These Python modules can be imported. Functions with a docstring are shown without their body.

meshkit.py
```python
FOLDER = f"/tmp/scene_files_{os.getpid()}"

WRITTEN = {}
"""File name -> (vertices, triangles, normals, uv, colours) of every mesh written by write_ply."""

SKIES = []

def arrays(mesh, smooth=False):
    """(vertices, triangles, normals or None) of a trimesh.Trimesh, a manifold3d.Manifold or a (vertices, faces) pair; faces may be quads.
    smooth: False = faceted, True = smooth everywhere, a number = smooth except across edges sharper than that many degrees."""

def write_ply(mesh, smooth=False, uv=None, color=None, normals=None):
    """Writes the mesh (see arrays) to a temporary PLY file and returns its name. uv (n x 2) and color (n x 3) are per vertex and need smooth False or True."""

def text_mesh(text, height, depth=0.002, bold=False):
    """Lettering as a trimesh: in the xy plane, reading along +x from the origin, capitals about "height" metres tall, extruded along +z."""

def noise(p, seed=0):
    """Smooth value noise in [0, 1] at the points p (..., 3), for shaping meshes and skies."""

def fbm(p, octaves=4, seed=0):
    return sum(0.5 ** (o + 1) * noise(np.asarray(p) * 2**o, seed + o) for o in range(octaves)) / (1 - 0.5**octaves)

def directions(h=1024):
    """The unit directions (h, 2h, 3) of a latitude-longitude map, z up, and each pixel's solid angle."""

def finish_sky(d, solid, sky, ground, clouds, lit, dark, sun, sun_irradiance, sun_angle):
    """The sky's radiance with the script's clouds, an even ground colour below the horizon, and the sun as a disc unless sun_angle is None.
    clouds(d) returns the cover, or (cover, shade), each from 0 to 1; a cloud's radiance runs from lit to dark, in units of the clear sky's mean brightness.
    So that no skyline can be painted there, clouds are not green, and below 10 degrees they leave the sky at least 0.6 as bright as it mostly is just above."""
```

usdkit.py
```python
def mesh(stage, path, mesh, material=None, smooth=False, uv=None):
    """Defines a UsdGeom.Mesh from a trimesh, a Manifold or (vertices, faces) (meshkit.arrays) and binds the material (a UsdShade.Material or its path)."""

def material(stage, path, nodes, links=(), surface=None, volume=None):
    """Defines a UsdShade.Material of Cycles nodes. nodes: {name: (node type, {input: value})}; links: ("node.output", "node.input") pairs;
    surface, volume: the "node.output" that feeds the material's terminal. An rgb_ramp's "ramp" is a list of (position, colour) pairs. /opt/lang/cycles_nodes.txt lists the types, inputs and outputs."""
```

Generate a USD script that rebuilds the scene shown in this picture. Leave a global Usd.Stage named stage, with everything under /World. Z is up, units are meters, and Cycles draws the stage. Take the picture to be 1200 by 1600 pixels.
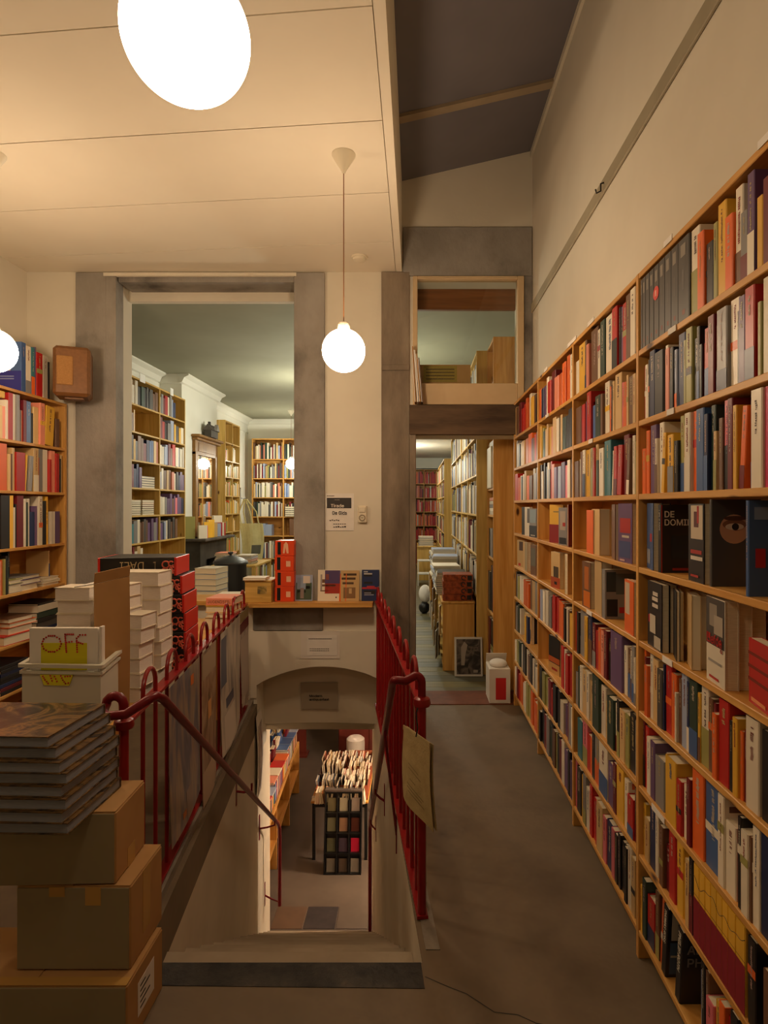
import math, random, re
import numpy as np, trimesh, usdkit, meshkit
from shapely.geometry import Polygon, box as sbox
from shapely.ops import unary_union
from pxr import Usd, UsdGeom, UsdShade, Sdf, Gf, Vt

stage = Usd.Stage.CreateInMemory()
UsdGeom.SetStageUpAxis(stage, 'Z')
UsdGeom.Xform.Define(stage, '/World')
UsdGeom.Scope.Define(stage, '/World/Looks')
# ------------------------------------------------------------------ camera and light levels
F, CX, CY, EYE = 950.0, 650.0, 790.0, 1.55        # focal length and principal point for a 1200 x 1600 frame
EXPOSURE = 0.0
cam = UsdGeom.Camera.Define(stage, '/World/camera')
cam.CreateHorizontalApertureAttr(36.0)
cam.CreateFocalLengthAttr(F / 1200 * 36)
cam.CreateHorizontalApertureOffsetAttr((600 - CX) / 1200 * 36)
cam.CreateVerticalApertureOffsetAttr((CY - 800) / 1200 * 36)
cam.CreateClippingRangeAttr((0.05, 100.0))
cam.CreateExposureAttr(EXPOSURE)
UsdGeom.Xformable(cam).AddTranslateOp().Set((0, 0, EYE))
UsdGeom.Xformable(cam).AddRotateXOp().Set(90)
WARM, NEUTRAL, CELLAR = (1.0, 0.73, 0.47), (1.0, 0.95, 0.77), (1.0, 0.76, 0.56)
NEAR_POWER, GLOBE_POWER, FAR_POWER, CELLAR_POWER = 24.0, 68.0, 110.0, 330.0

rng = random.Random(11)


def lin(c):
    c = np.asarray(c, float) / 255.0
    return tuple(np.where(c <= 0.04045, c / 12.92, ((c + 0.055) / 1.055) ** 2.4))


def at(px, py, Y):
    return np.array([(px - CX) * Y / F, Y, EYE + (CY - py) * Y / F])


# ------------------------------------------------------------------ materials
LOOKS = {}


def mat(name, nodes, links, surface='p.BSDF'):
    LOOKS[name] = usdkit.material(stage, '/World/Looks/' + name, nodes, links, surface=surface)
    return LOOKS[name]


def plain(name, c, rough=0.5, spec=0.5, vary=0.0, metallic=0.0, coat=0.0):
    if name in LOOKS:
        return LOOKS[name]
    c = np.array(lin(c))
    n = {'p': ('principled_bsdf', {'base_color': c, 'roughness': rough, 'specular_ior_level': spec, 'metallic': metallic, 'coat_weight': coat})}
    l = []
    if vary:
        n['o'] = ('object_info', {})
        n['m'] = ('mix', {'color1': np.clip(c * (1 - vary), 0, 1), 'color2': np.clip(c * (1 + vary), 0, 1)})
        l = [('o.random', 'm.fac'), ('m.color', 'p.base_color')]
    return mat(name, n, l)


def noisy(name, c1, c2, scale=3.0, stretch=(1, 1, 1), rough=0.7, bump=0.0, detail=6, c3=None, coord='position', lo=0.3, hi=0.7, spec=0.3, bscale=None):
    if name in LOOKS:
        return LOOKS[name]
    ramp = [(lo, lin(c1)), (hi, lin(c2))] if c3 is None else [(lo, lin(c1)), ((lo + hi) / 2, lin(c2)), (hi, lin(c3))]
    n = {'g': ('geometry', {}) if coord == 'position' else ('texture_coordinate', {}), 'map': ('mapping', {'scale': stretch}),
         'n': ('noise_texture', {'scale': scale, 'detail': detail, 'roughness': 0.6}), 'r': ('rgb_ramp', {'ramp': ramp}),
         'p': ('principled_bsdf', {'roughness': rough, 'specular_ior_level': spec})}
    l = [('g.' + coord, 'map.vector'), ('map.vector', 'n.vector'), ('n.fac', 'r.fac'), ('r.color', 'p.base_color')]
    if bump:
        n['n2'] = ('noise_texture', {'scale': bscale or scale * 6, 'detail': 5})
        n['b'] = ('bump', {'strength': bump, 'distance': 0.01})
        l += [('map.vector', 'n2.vector'), ('n2.fac', 'b.height'), ('b.normal', 'p.normal')]
    return mat(name, n, l)


def wood(name, c1, c2, axis, knot=(70, 36, 14), rough=0.45):
    if name in LOOKS:
        return LOOKS[name]
    st = [26.0, 26.0, 26.0]
    st['xyz'.index(axis)] = 1.6
    ks = [7.0, 7.0, 7.0]
    ks['xyz'.index(axis)] = 2.6
    n = {'g': ('texture_coordinate', {}), 'o': ('object_info', {}), 'm1': ('mapping', {'scale': st}), 'm2': ('mapping', {'scale': ks}),
         'off': ('vector_math', {'math_type': 'add'}), 'sc': ('vector_math', {'math_type': 'scale', 'vector1': (1, 1, 1), 'scale': 9.0}),
         'n': ('noise_texture', {'scale': 1.0, 'detail': 5, 'distortion': 0.6}), 'r': ('rgb_ramp', {'ramp': [(0.3, lin(c1)), (0.7, lin(c2))]}),
         'v': ('voronoi_texture', {'scale': 1.0}), 'kr': ('rgb_ramp', {'ramp': [(0.05, (1, 1, 1)), (0.11, (0, 0, 0))]}),
         'mix': ('mix', {'color2': lin(knot)}), 'p': ('principled_bsdf', {'roughness': rough, 'specular_ior_level': 0.4}),
         'b': ('bump', {'strength': 0.06, 'distance': 0.004})}
    l = [('g.object', 'off.vector1'), ('o.random', 'sc.scale'), ('sc.vector', 'off.vector2'), ('off.vector', 'm1.vector'), ('off.vector', 'm2.vector'),
         ('m1.vector', 'n.vector'), ('m2.vector', 'v.vector'), ('n.fac', 'r.fac'), ('r.color', 'mix.color1'), ('v.distance', 'kr.fac'), ('kr.color', 'mix.fac'),
         ('mix.color', 'p.base_color'), ('n.fac', 'b.height'), ('b.normal', 'p.normal')]
    return mat(name, n, l)


def glow(name, c, power):
    return mat(name, {'e': ('emission', {'color': c, 'strength': power})}, [], 'e.emission')


WALL = noisy('wall_paint', (214, 206, 188), (226, 219, 202), 1.2, rough=0.85, bump=0.08, bscale=60)
WALL_R = noisy('wall_paint_right', (204, 196, 178), (220, 212, 195), 0.8, rough=0.85, bump=0.06, bscale=50)
CEIL = noisy('ceiling_paint', (224, 214, 194), (231, 222, 203), 1.0, rough=0.8)
FARWALL = noisy('far_wall_paint', (226, 226, 214), (234, 233, 222), 1.0, rough=0.85)
STONE = noisy('grey_stone', (90, 85, 80), (146, 140, 132), 2.2, (1, 1, 0.7), rough=0.85, bump=0.35, c3=(164, 159, 152), detail=9, bscale=40)
STONE_D = noisy('dark_stone', (62, 56, 52), (112, 103, 94), 2.6, rough=0.85, bump=0.35, detail=9, bscale=40)
OLDPOST = noisy('worn_post', (88, 77, 66), (128, 114, 98), 3.0, (1, 1, 0.35), rough=0.8, bump=0.4, detail=9, c3=(156, 142, 124), bscale=30)
TIMBER = noisy('dark_timber', (58, 44, 34), (112, 90, 68), 2.5, (0.6, 3, 3), rough=0.75, bump=0.4, detail=9, bscale=20)
FLOOR = noisy('concrete_floor', (92, 78, 62), (120, 104, 84), 1.5, rough=0.55, bump=0.12, detail=10, c3=(106, 92, 74), bscale=30)
EDGE = noisy('worn_step_edge', (30, 30, 32), (66, 62, 58), 7, rough=0.6, bump=0.4, detail=10, c3=(112, 100, 84), lo=0.35, hi=0.85, bscale=40)
STEP = noisy('step_paint', (150, 136, 116), (176, 160, 138), 3, rough=0.7, bump=0.2)
KERB = noisy('kerb_concrete', (116, 108, 98), (150, 142, 130), 6, rough=0.85, bump=0.4)
CELLARF = noisy('cellar_floor', (84, 74, 66), (102, 90, 80), 2, rough=0.6)
TILE = noisy('cellar_tile', (52, 48, 50), (68, 62, 62), 8, rough=0.45)
SLATE = noisy('slope_panel', (112, 108, 114), (124, 119, 124), 1.4, rough=0.55)
PINE_Y, PINE_Z, PINE_X = (wood('pine_' + a, (190, 132, 58), (222, 170, 94), a) for a in 'yzx')
YEL_Y, YEL_Z, YEL_X = (wood('yellow_pine_' + a, (186, 146, 70), (216, 178, 100), a) for a in 'yzx')
BROWNWOOD = wood('brown_board', (112, 66, 30), (142, 88, 44), 'x')
PLANK = [noisy('floor_plank_%d' % i, a, b, 5, (0.5, 6, 6), rough=0.4, bump=0.1) for i, (a, b) in enumerate([((96, 92, 74), (128, 122, 98)), ((108, 100, 70), (140, 130, 94)), ((84, 84, 72), (116, 114, 96))])]
REDP = noisy('red_enamel', (132, 12, 18), (150, 20, 22), 12, rough=0.32, spec=0.5)
REDD = noisy('dark_red_enamel', (104, 14, 22), (126, 20, 26), 12, rough=0.35)
PAPER = noisy('white_paper', (226, 220, 212), (234, 229, 221), 8, rough=0.8)
CARD = noisy('cardboard', (168, 128, 80), (184, 144, 94), 4, rough=0.85, bump=0.05)
CARD_G = noisy('grey_cardboard', (142, 130, 102), (154, 142, 112), 4, rough=0.85, bump=0.05)
TAPE = plain('parcel_tape', (190, 150, 84), 0.2)
PAGES = noisy('book_pages', (214, 200, 170), (232, 220, 194), 30, (1, 1, 14), rough=0.85)
PAGES_W = noisy('white_pages', (222, 212, 204), (236, 228, 220), 40, (1, 1, 14), rough=0.8)
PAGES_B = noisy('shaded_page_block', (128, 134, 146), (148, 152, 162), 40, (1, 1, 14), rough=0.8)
BIN = plain('crate_plastic', (206, 204, 190), 0.4)
BLACK = plain('black_paint', (22, 21, 22), 0.4)
PLASTIC_W = plain('cream_plastic', (224, 214, 190), 0.4)
BROWN_PL = noisy('brown_plastic', (112, 74, 40), (128, 86, 48), 40, rough=0.5)
FRONT_GLOBE = glow('globe_glow', WARM, GLOBE_POWER)
FAR_GLOBE = glow('far_globe_glow', NEUTRAL, FAR_POWER)
CELLAR_GLOBE = glow('cellar_globe_glow', CELLAR, CELLAR_POWER)
CELLAR_DIM = glow('cellar_dim_glow', CELLAR, CELLAR_POWER * 0.14)
NEAR_GLOBE = glow('near_globe_glow', WARM, NEAR_POWER)
PANE = mat('window_pane', {'t': ('transparent_bsdf', {'color': (0.96, 0.97, 0.95)}), 'g': ('glossy_bsdf', {'color': (1, 1, 1), 'roughness': 0.02}), 'f': ('fresnel', {'IOR': 1.45}), 'm': ('mix_closure', {})},
           [('f.fac', 'm.fac'), ('t.BSDF', 'm.closure1'), ('g.BSDF', 'm.closure2')], 'm.closure')
MIRROR = mat('mirror_glass', {'p': ('principled_bsdf', {'base_color': (0.82, 0.76, 0.66), 'metallic': 1.0, 'roughness': 0.03})}, [])

# ------------------------------------------------------------------ mesh tools
class M:
    def __init__(s):
        s.v, s.f, s.n = [], [], 0

    def add(s, v, f):
        v, f = np.asarray(v, float), np.asarray(f, int)
        if f.shape[1] == 4:
            f = np.vstack([f[:, [0, 1, 2]], f[:, [0, 2, 3]]])
        s.v.append(v); s.f.append(f + s.n); s.n += len(v)
        return s

    def hexa(s, p):   # 8 points: bottom ring then top ring, counter-clockwise from above
        return s.add(p, [[3, 2, 1, 0], [4, 5, 6, 7], [0, 1, 5, 4], [1, 2, 6, 5], [2, 3, 7, 6], [3, 0, 4, 7]])

    def box(s, x0, x1, y0, y1, z0, z1):
        return s.hexa([(x0, y0, z0), (x1, y0, z0), (x1, y1, z0), (x0, y1, z0), (x0, y0, z1), (x1, y0, z1), (x1, y1, z1), (x0, y1, z1)])

    def cbox(s, x0, x1, y0, y1, z0, z1, c=0.004):
        p = []
        for sx in (0, 1):
            for sy in (0, 1):
                for sz in (0, 1):
                    q = np.array([(x0, x1)[sx], (y0, y1)[sy], (z0, z1)[sz]]); d = np.array([(1, -1)[sx], (1, -1)[sy], (1, -1)[sz]]) * c
                    for k in range(3):
                        e = d.copy(); e[k] = 0; p.append(q + e)
        h = trimesh.convex.convex_hull(np.array(p))
        return s.add(h.vertices, h.faces)

    def poly(s, pts, z0, z1):   # vertical prism over a convex or concave footprint
        return s.ext(Polygon(pts), z0, z1, 'xy')

    def ext(s, g, a, b, plane):
        for q in getattr(g, 'geoms', [g]):
            t = trimesh.creation.extrude_polygon(q, b - a, engine='earcut')
            v, f = np.array(t.vertices), np.array(t.faces)
            v[:, 2] += a
            if plane == 'xz':
                v = v[:, [0, 2, 1]]; f = f[:, ::-1]
            elif plane == 'yz':
                v = v[:, [2, 0, 1]]
            s.add(v, f)
        return s

    def tube(s, pts, r, n=8):
        p = np.asarray(pts, float)
        t = np.gradient(p, axis=0); t /= np.linalg.norm(t, axis=1, keepdims=True) + 1e-12
        ref = np.array([0, 0, 1.0]) if abs(t[0][2]) < 0.9 else np.array([1.0, 0, 0])
        a0 = np.cross(t[0], ref); rings = []
        for k in range(len(p)):
            a = a0 - t[k] * np.dot(a0, t[k]); a /= np.linalg.norm(a) + 1e-12; a0 = a
            b = np.cross(t[k], a); w = np.arange(n) * 2 * np.pi / n
            rings.append(p[k] + r * (np.cos(w)[:, None] * a + np.sin(w)[:, None] * b))
        v = np.vstack(rings + [p[:1], p[-1:]]); f = []
        for k in range(len(p) - 1):
            for j in range(n):
                f.append([k * n + j, k * n + (j + 1) % n, (k + 1) * n + (j + 1) % n]); f.append([k * n + j, (k + 1) * n + (j + 1) % n, (k + 1) * n + j])
        e, L = len(p) * n, (len(p) - 1) * n
        for j in range(n):
            f.append([e, (j + 1) % n, j]); f.append([e + 1, L + j, L + (j + 1) % n])
        return s.add(v, f)

    def lathe(s, prof, c, n=24):
        w = np.arange(n) * 2 * np.pi / n; v, f = [], []
        for r, z in prof:
            v += [(c[0] + r * math.cos(a), c[1] + r * math.sin(a), c[2] + z) for a in w]
        for k in range(len(prof) - 1):
            for j in range(n):
                f.append([k * n + j, k * n + (j + 1) % n, (k + 1) * n + (j + 1) % n]); f.append([k * n + j, (k + 1) * n + (j + 1) % n, (k + 1) * n + j])
        return s.add(v, f)

    def ball(s, c, r, k=3, sc=(1, 1, 1)):
        t = trimesh.creation.icosphere(k, r)
        return s.add(t.vertices * np.array(sc) + np.array(c), t.faces)

    def quad(s, a, b, c, d):
        return s.add([a, b, c, d], [[0, 1, 2, 3]])

    def sheet(s, fn, nu=10, nv=10, th=0.0012):   # fn(u, v) -> point; a thin closed sheet
        u, v = np.meshgrid(np.linspace(0, 1, nu), np.linspace(0, 1, nv), indexing='ij')
        P = np.array([[fn(a, b) for a, b in zip(r1, r2)] for r1, r2 in zip(u, v)])
        nrm = np.cross(np.gradient(P, axis=0), np.gradient(P, axis=1)); nrm /= np.linalg.norm(nrm, axis=2, keepdims=True) + 1e-12
        A, B = (P + nrm * th / 2).reshape(-1, 3), (P - nrm * th / 2).reshape(-1, 3); N = nu * nv; f = []
        for i in range(nu - 1):
            for j in range(nv - 1):
                a, b, c, d = i * nv + j, (i + 1) * nv + j, (i + 1) * nv + j + 1, i * nv + j + 1
                f += [[a, b, c], [a, c, d], [N + a, N + c, N + b], [N + a, N + d, N + c]]
        rim = [i * nv for i in range(nu)] + [(nu - 1) * nv + j for j in range(1, nv)] + [i * nv + nv - 1 for i in range(nu - 2, -1, -1)] + [j for j in range(nv - 2, 0, -1)]
        for a, b in zip(rim, rim[1:] + rim[:1]):
            f += [[a, N + a, N + b], [a, N + b, b]]
        return s.add(np.vstack([A, B]), f)

    def mesh(s):
        return np.vstack(s.v), np.vstack(s.f)

    def moved(s, mtx):
        v, f = s.mesh(); s.v = [v @ mtx[:3, :3].T + mtx[:3, 3]]; s.f = [f]
        return s


def arc(c, r, a0, a1, u, v, n=9):
    return [np.array(c) + r * (math.cos(a) * np.array(u) + math.sin(a) * np.array(v)) for a in np.linspace(a0, a1, n)]


def frame(o, rotz=0.0, X=None, Y=None, Z=None):
    m = np.eye(4)
    if X is None:
        c, s = math.cos(rotz), math.sin(rotz); X, Y, Z = (c, s, 0), (-s, c, 0), (0, 0, 1)
    m[:3, 0], m[:3, 1], m[:3, 2], m[:3, 3] = X, Y, Z, o
    return m


USED = {}


def path_for(name, parent):
    base = (parent.GetPath().pathString if parent else '/World') + '/' + name
    k = USED.get(base, -1) + 1; USED[base] = k
    return base if k == 0 else '%s_%03d' % (base, k)


def tag(p, label=None, cat=None, group=None, kind=None):
    for k, v in (('label', label), ('category', cat), ('group', group), ('kind', kind)):
        if v:
            p.SetCustomDataByKey(k, v)
    return p


def thing(name, label=None, cat=None, mtx=None, group=None, kind=None, parent=None):
    x = UsdGeom.Xform.Define(stage, path_for(name, parent))
    if mtx is not None:
        x.AddTransformOp().Set(Gf.Matrix4d(*[float(q) for q in np.asarray(mtx).T.ravel()]))
    return tag(x.GetPrim(), label, cat, group, kind)


def obj(name, mesh, m, parent=None, label=None, cat=None, group=None, kind=None, smooth=False):
    if isinstance(mesh, M):
        mesh = mesh.mesh()
    return tag(usdkit.mesh(stage, path_for(name, parent), mesh, m, smooth=smooth).GetPrim(), label, cat, group, kind)


def struct(name, mesh, m, **k):
    return obj(name, mesh, m, kind='structure', **k)


def bx(*a):
    return M().box(*a)


def cbx(*a, c=0.004):
    return M().cbox(*a, c=c)


def lettering(text, height, o, right, up, out=0.0006, depth=0.0006, bold=False):
    t = meshkit.text_mesh(text, height, depth, bold)
    right, up = np.array(right, float), np.array(up, float); nrm = np.cross(right, up)
    v = np.array(t.vertices)
    return (np.array(o) + v[:, :1] * right + v[:, 1:2] * up + (v[:, 2:3] + out) * nrm, np.array(t.faces))

# ------------------------------------------------------------------ the setting
WL = lambda Y: -0.93 - 0.115 * (Y - 2.03)       # left and right inner faces of the stair well
WR = lambda Y: 0.02 - 0.1194 * (Y - 2.07)
RL = lambda Y: -0.748 - 0.1175 * Y               # the two railings
RR = lambda Y: 0.326 - 0.1327 * Y
XL, XR, YB, YE, YE2 = -3.04, 0.91, -2.0, 4.75, 5.05

room = Polygon([(XL - 0.2, YB - 0.2), (XR + 0.2, YB - 0.2), (XR + 0.2, YE), (XL - 0.2, YE)])
well = Polygon([(WL(2.06), 2.06), (WR(2.06), 2.06), (WR(YE), YE + 0.01), (WL(YE), YE + 0.01)])
edge_strip = Polygon([(WL(1.96) - 0.1, 1.965), (WR(1.96) - 0.005, 1.95), (WR(2.1), 2.06), (WL(2.1) - 0.1, 2.06)])
fl = thing('floor', kind='structure')
obj('floor_slab', M().ext(room.difference(well).difference(edge_strip), -0.2, 0, 'xy'), FLOOR, fl)
obj('step_edging', M().ext(edge_strip, -0.2, 0.002, 'xy'), EDGE, fl, label='dark worn edging along the top of the stairs')
def crack(pts):
    m = M()
    for (x0, y0), (x1, y1) in zip(pts, pts[1:]):
        d = np.array([y0 - y1, x1 - x0]); d = d / np.linalg.norm(d) * 0.0016
        m.quad((x0 - d[0], y0 - d[1], 0.0006), (x0 + d[0], y0 + d[1], 0.0006), (x1 + d[0], y1 + d[1], 0.0006), (x1 - d[0], y1 - d[1], 0.0006))
    return m
obj('floor_crack', crack([(0.03, 2.0), (0.1, 1.96), (0.16, 1.93), (0.24, 1.86), (0.31, 1.85), (0.36, 1.82), (0.45, 1.8), (0.52, 1.75)]), BLACK, fl)

# end wall: one slab with the big opening, the doorway, the transom and the stair arch cut out
arch = Polygon([(WL(YE), -1.0)] + [(WL(YE) + (WR(YE) - WL(YE)) * t, 0.15 + 0.12 * math.sin(math.pi * t) ** 0.8 + 0.05 * t) for t in np.linspace(0, 1, 17)] + [(WR(YE), -1.0)])
endwall = sbox(XL - 0.2, -0.4, XR + 0.2, 4.6).difference(unary_union([sbox(-2.41, 0.78, -0.95, 3.35), sbox(-0.03, 0, 0.85, 2.10), sbox(-0.02, 2.3, 0.82, 3.335), arch]))
wb = thing('wall_back', kind='structure')
obj('plaster', M().ext(endwall, YE, YE2, 'xz'), WALL, wb)
E = lambda x0, x1, z0, z1, d=0.012: cbx(x0, x1, YE - d, YE + 0.02, z0, z1, c=0.004)
obj('stone_pilaster', E(-2.65, -2.41, 0.0, 3.365, 0.02), STONE, wb)
obj('pilaster_return', bx(-2.412, -2.335, YE - 0.02, YE + 0.10, 0.80, 3.36), STONE, wb)
obj('white_reveal', bx(-2.412, -2.36, YE + 0.10, YE2, 0.80, 3.36), WALL, wb)
obj('stone_pilaster', E(-0.95, -0.71, 0.79, 3.365, 0.02), STONE, wb)
obj('stone_block', E(-1.27, -0.725, 0.575, 0.77, 0.016), STONE, wb)
obj('stone_pillar', E(-0.27, -0.05, 0.0, 3.37, 0.02), OLDPOST, wb)
obj('pillar_crosspiece', E(-0.262, -0.05, 2.60, 2.645, 0.032), OLDPOST, wb)
obj('timber_post', E(-0.05, 0.0, 0.0, 2.11, 0.035), OLDPOST, wb)
obj('stone_lintel', E(-0.10, 0.905, 3.34, 3.72, 0.018), STONE, wb)
obj('stone_post', E(0.84, 0.909, 2.30, 3.34, 0.016), STONE, wb)
obj('timber_beam', E(-0.05, 0.80, 2.10, 2.33, 0.05), TIMBER, wb)
obj('header_board', bx(-2.36, -0.95, YE2 - 0.06, YE2, 3.225, 3.36), WALL, wb)
obj('lintel_strip', bx(-2.43, -0.93, YE - 0.026, YE, 3.335, 3.362), WALL, wb)
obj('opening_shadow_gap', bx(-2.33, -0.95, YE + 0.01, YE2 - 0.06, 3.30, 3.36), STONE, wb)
obj('white_panel', M().ext(sbox(-1.285, -0.36, 3.0, 0.565).difference(sbox(-2, 0.565, 0, 4)).difference(arch) if False else sbox(WL(YE) - 0.05, 0.05, WR(YE) - 0.01, 0.572).difference(arch), YE - 0.012, YE, 'xz'), WALL, wb)
obj('sill_board', M().poly([(-1.34, 4.58), (-0.33, 4.60), (-0.33, YE), (-0.95, YE), (-0.95, 5.05), (-2.33, 5.05), (-2.33, 4.70), (-1.34, 4.70)], 0.78, 0.812), PINE_X, wb)
obj('threshold', bx(-0.03, 0.85, YE - 0.02, YE2 + 0.02, -0.02, 0.006), noisy('red_threshold', (96, 52, 34), (128, 74, 48), 8, rough=0.6), wb)

# transom window over the doorway
wn = thing('window_1', kind='structure')
FR = noisy('window_frame_paint', (196, 170, 132), (208, 182, 144), 4, rough=0.6)
obj('window_frame', cbx(-0.025, 0.012, YE - 0.03, YE + 0.05, 2.32, 3.335), FR, wn)
obj('window_frame', cbx(0.79, 0.84, YE - 0.03, YE + 0.05, 2.32, 3.335), FR, wn)
obj('window_frame', cbx(0.012, 0.79, YE - 0.03, YE + 0.05, 3.31, 3.335), FR, wn)
obj('bottom_board', cbx(0.012, 0.79, YE - 0.03, YE + 0.03, 2.335, 2.50), FR, wn)
obj('pane', bx(0.012, 0.79, YE + 0.01, YE + 0.014, 2.50, 3.31), PANE, wn)
obj('header_board', bx(-0.02, 0.82, YE2 - 0.04, YE2, 3.165, 3.335), BROWNWOOD, wn)

wl = struct('wall_left', bx(XL - 0.2, XL, YB, YE, 0, 3.6), WALL)
wr = struct('wall_right', bx(XR, XR + 0.2, YB, YE, -0.2, 4.6), WALL_R)
struct('wall_front', bx(XL - 0.2, XR + 0.2, YB - 0.2, YB, 0, 4.6), WALL)
tr = thing('trim_1', kind='structure')
obj('picture_rail', cbx(XR - 0.014, XR, YB, YE, 3.05, 3.12), noisy('rail_paint', (150, 140, 118), (166, 156, 132), 3, rough=0.7), tr)
h = at(941, 292, 2.9); h[0] = XR - 0.014
obj('wall_hook', M().tube([(h[0], h[1], h[2] + 0.02), (h[0] - 0.015, h[1], h[2] + 0.015), (h[0] - 0.015, h[1], h[2] - 0.02), (h[0] - 0.035, h[1], h[2] - 0.03), (h[0] - 0.04, h[1], h[2] - 0.012)], 0.004), BLACK, tr)

# boarded ceiling, its side face, and the dark sloping panels beyond it
ce = thing('ceiling', kind='structure')
CZ, cx1 = 3.375, -0.11
ceil_area = sbox(XL, YB, cx1 - 0.05, YE)
seams = [YB - 2] + [4.198 - 0.661 * k for k in range(9, -1, -1)] + [6.5]
for y0, y1 in zip(seams, seams[1:]):
    s = Polygon([(cx1, y0 + 0.003), (XL, y0 + 0.003 + 0.097 * (cx1 - XL)), (XL, y1 - 0.003 + 0.097 * (cx1 - XL)), (cx1, y1 - 0.003)]).intersection(ceil_area)
    if not s.is_empty:
        obj('ceiling_panel', M().ext(s, CZ, CZ + 0.012, 'xy'), CEIL, ce)
obj('edge_board', M().ext(sbox(cx1 - 0.046, YB, cx1, YE), CZ - 0.002, CZ + 0.02, 'xy'), CEIL, ce)
obj('backing_board', bx(XL, cx1 - 0.031, YB, YE, CZ + 0.014, CZ + 0.05), CEIL, ce)
obj('side_face', bx(cx1 - 0.03, cx1, YB, YE, CZ + 0.02, 4.2), CEIL, ce)
sl = thing('ceiling', kind='structure')
zs = lambda x: 4.085 + (x + 0.11) * 0.233
def slope(x0, x1, y0, y1, up, th):
    return M().hexa([(x0, y0, zs(x0) + up), (x1, y0, zs(x1) + up), (x1, y1, zs(x1) + up), (x0, y1, zs(x0) + up)] + [(x0, y0, zs(x0) + up + th), (x1, y0, zs(x1) + up + th), (x1, y1, zs(x1) + up + th), (x0, y1, zs(x0) + up + th)])
ys = [YE, 3.97, 2.6, 1.2, -0.3, YB]
for a, b in zip(ys[1:], ys):
    obj('slope_panel', slope(cx1, XR, a, b, 0.0, 0.03), SLATE, sl)
for y in ys[1:-1]:
    obj('rafter_strip', slope(cx1, XR - 0.01, y - 0.035, y + 0.035, -0.022, 0.022), noisy('rafter_paint', (150, 132, 108), (168, 150, 124), 4, rough=0.7), sl)
obj('wall_strip', M().box(XR - 0.018, XR, YB, YE, zs(XR) - 0.05, zs(XR) - 0.005), WALL_R, sl)

# stair well: side walls, kerb, steps, dropped soffit, cellar room
def slab(fn, y0, y1, z0, z1, t, m, name, **k):   # upright slab along a skewed line, thickness t to +x (or -x)
    return obj(name, M().hexa([(min(fn(y0), fn(y0) + t), y0, z0), (max(fn(y0), fn(y0) + t), y0, z0), (max(fn(y1), fn(y1) + t), y1, z0), (min(fn(y1), fn(y1) + t), y1, z0),
                               (min(fn(y0), fn(y0) + t), y0, z1), (max(fn(y0), fn(y0) + t), y0, z1), (max(fn(y1), fn(y1) + t), y1, z1), (min(fn(y1), fn(y1) + t), y1, z1)]), m, **k)
WELLW = noisy('well_plaster', (206, 194, 172), (222, 211, 190), 2.0, rough=0.85, bump=0.15, bscale=30)
BZ = -2.4
slab(WL, 2.0, 4.80, BZ, -0.002, -0.12, WELLW, 'wall_stair_left', kind='structure')
slab(lambda y: WL(y) - 0.012, 4.80, 5.66, BZ, -0.36, -0.12, WELLW, 'wall_cellar_left', kind='structure')
slab(WR, 2.0, 5.62, BZ, -0.002, 0.12, WELLW, 'wall_stair_right', kind='structure')
slab(lambda y: WL(y) - 0.025, 2.08, 4.74, 0.0, 0.035, -0.06, KERB, 'trim_2', kind='structure')
slab(lambda y: WR(y) + 0.02, 2.12, 4.74, 0.0, 0.003, 0.05, KERB, 'trim_3', kind='structure')
st = thing('staircase', kind='structure')
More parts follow.
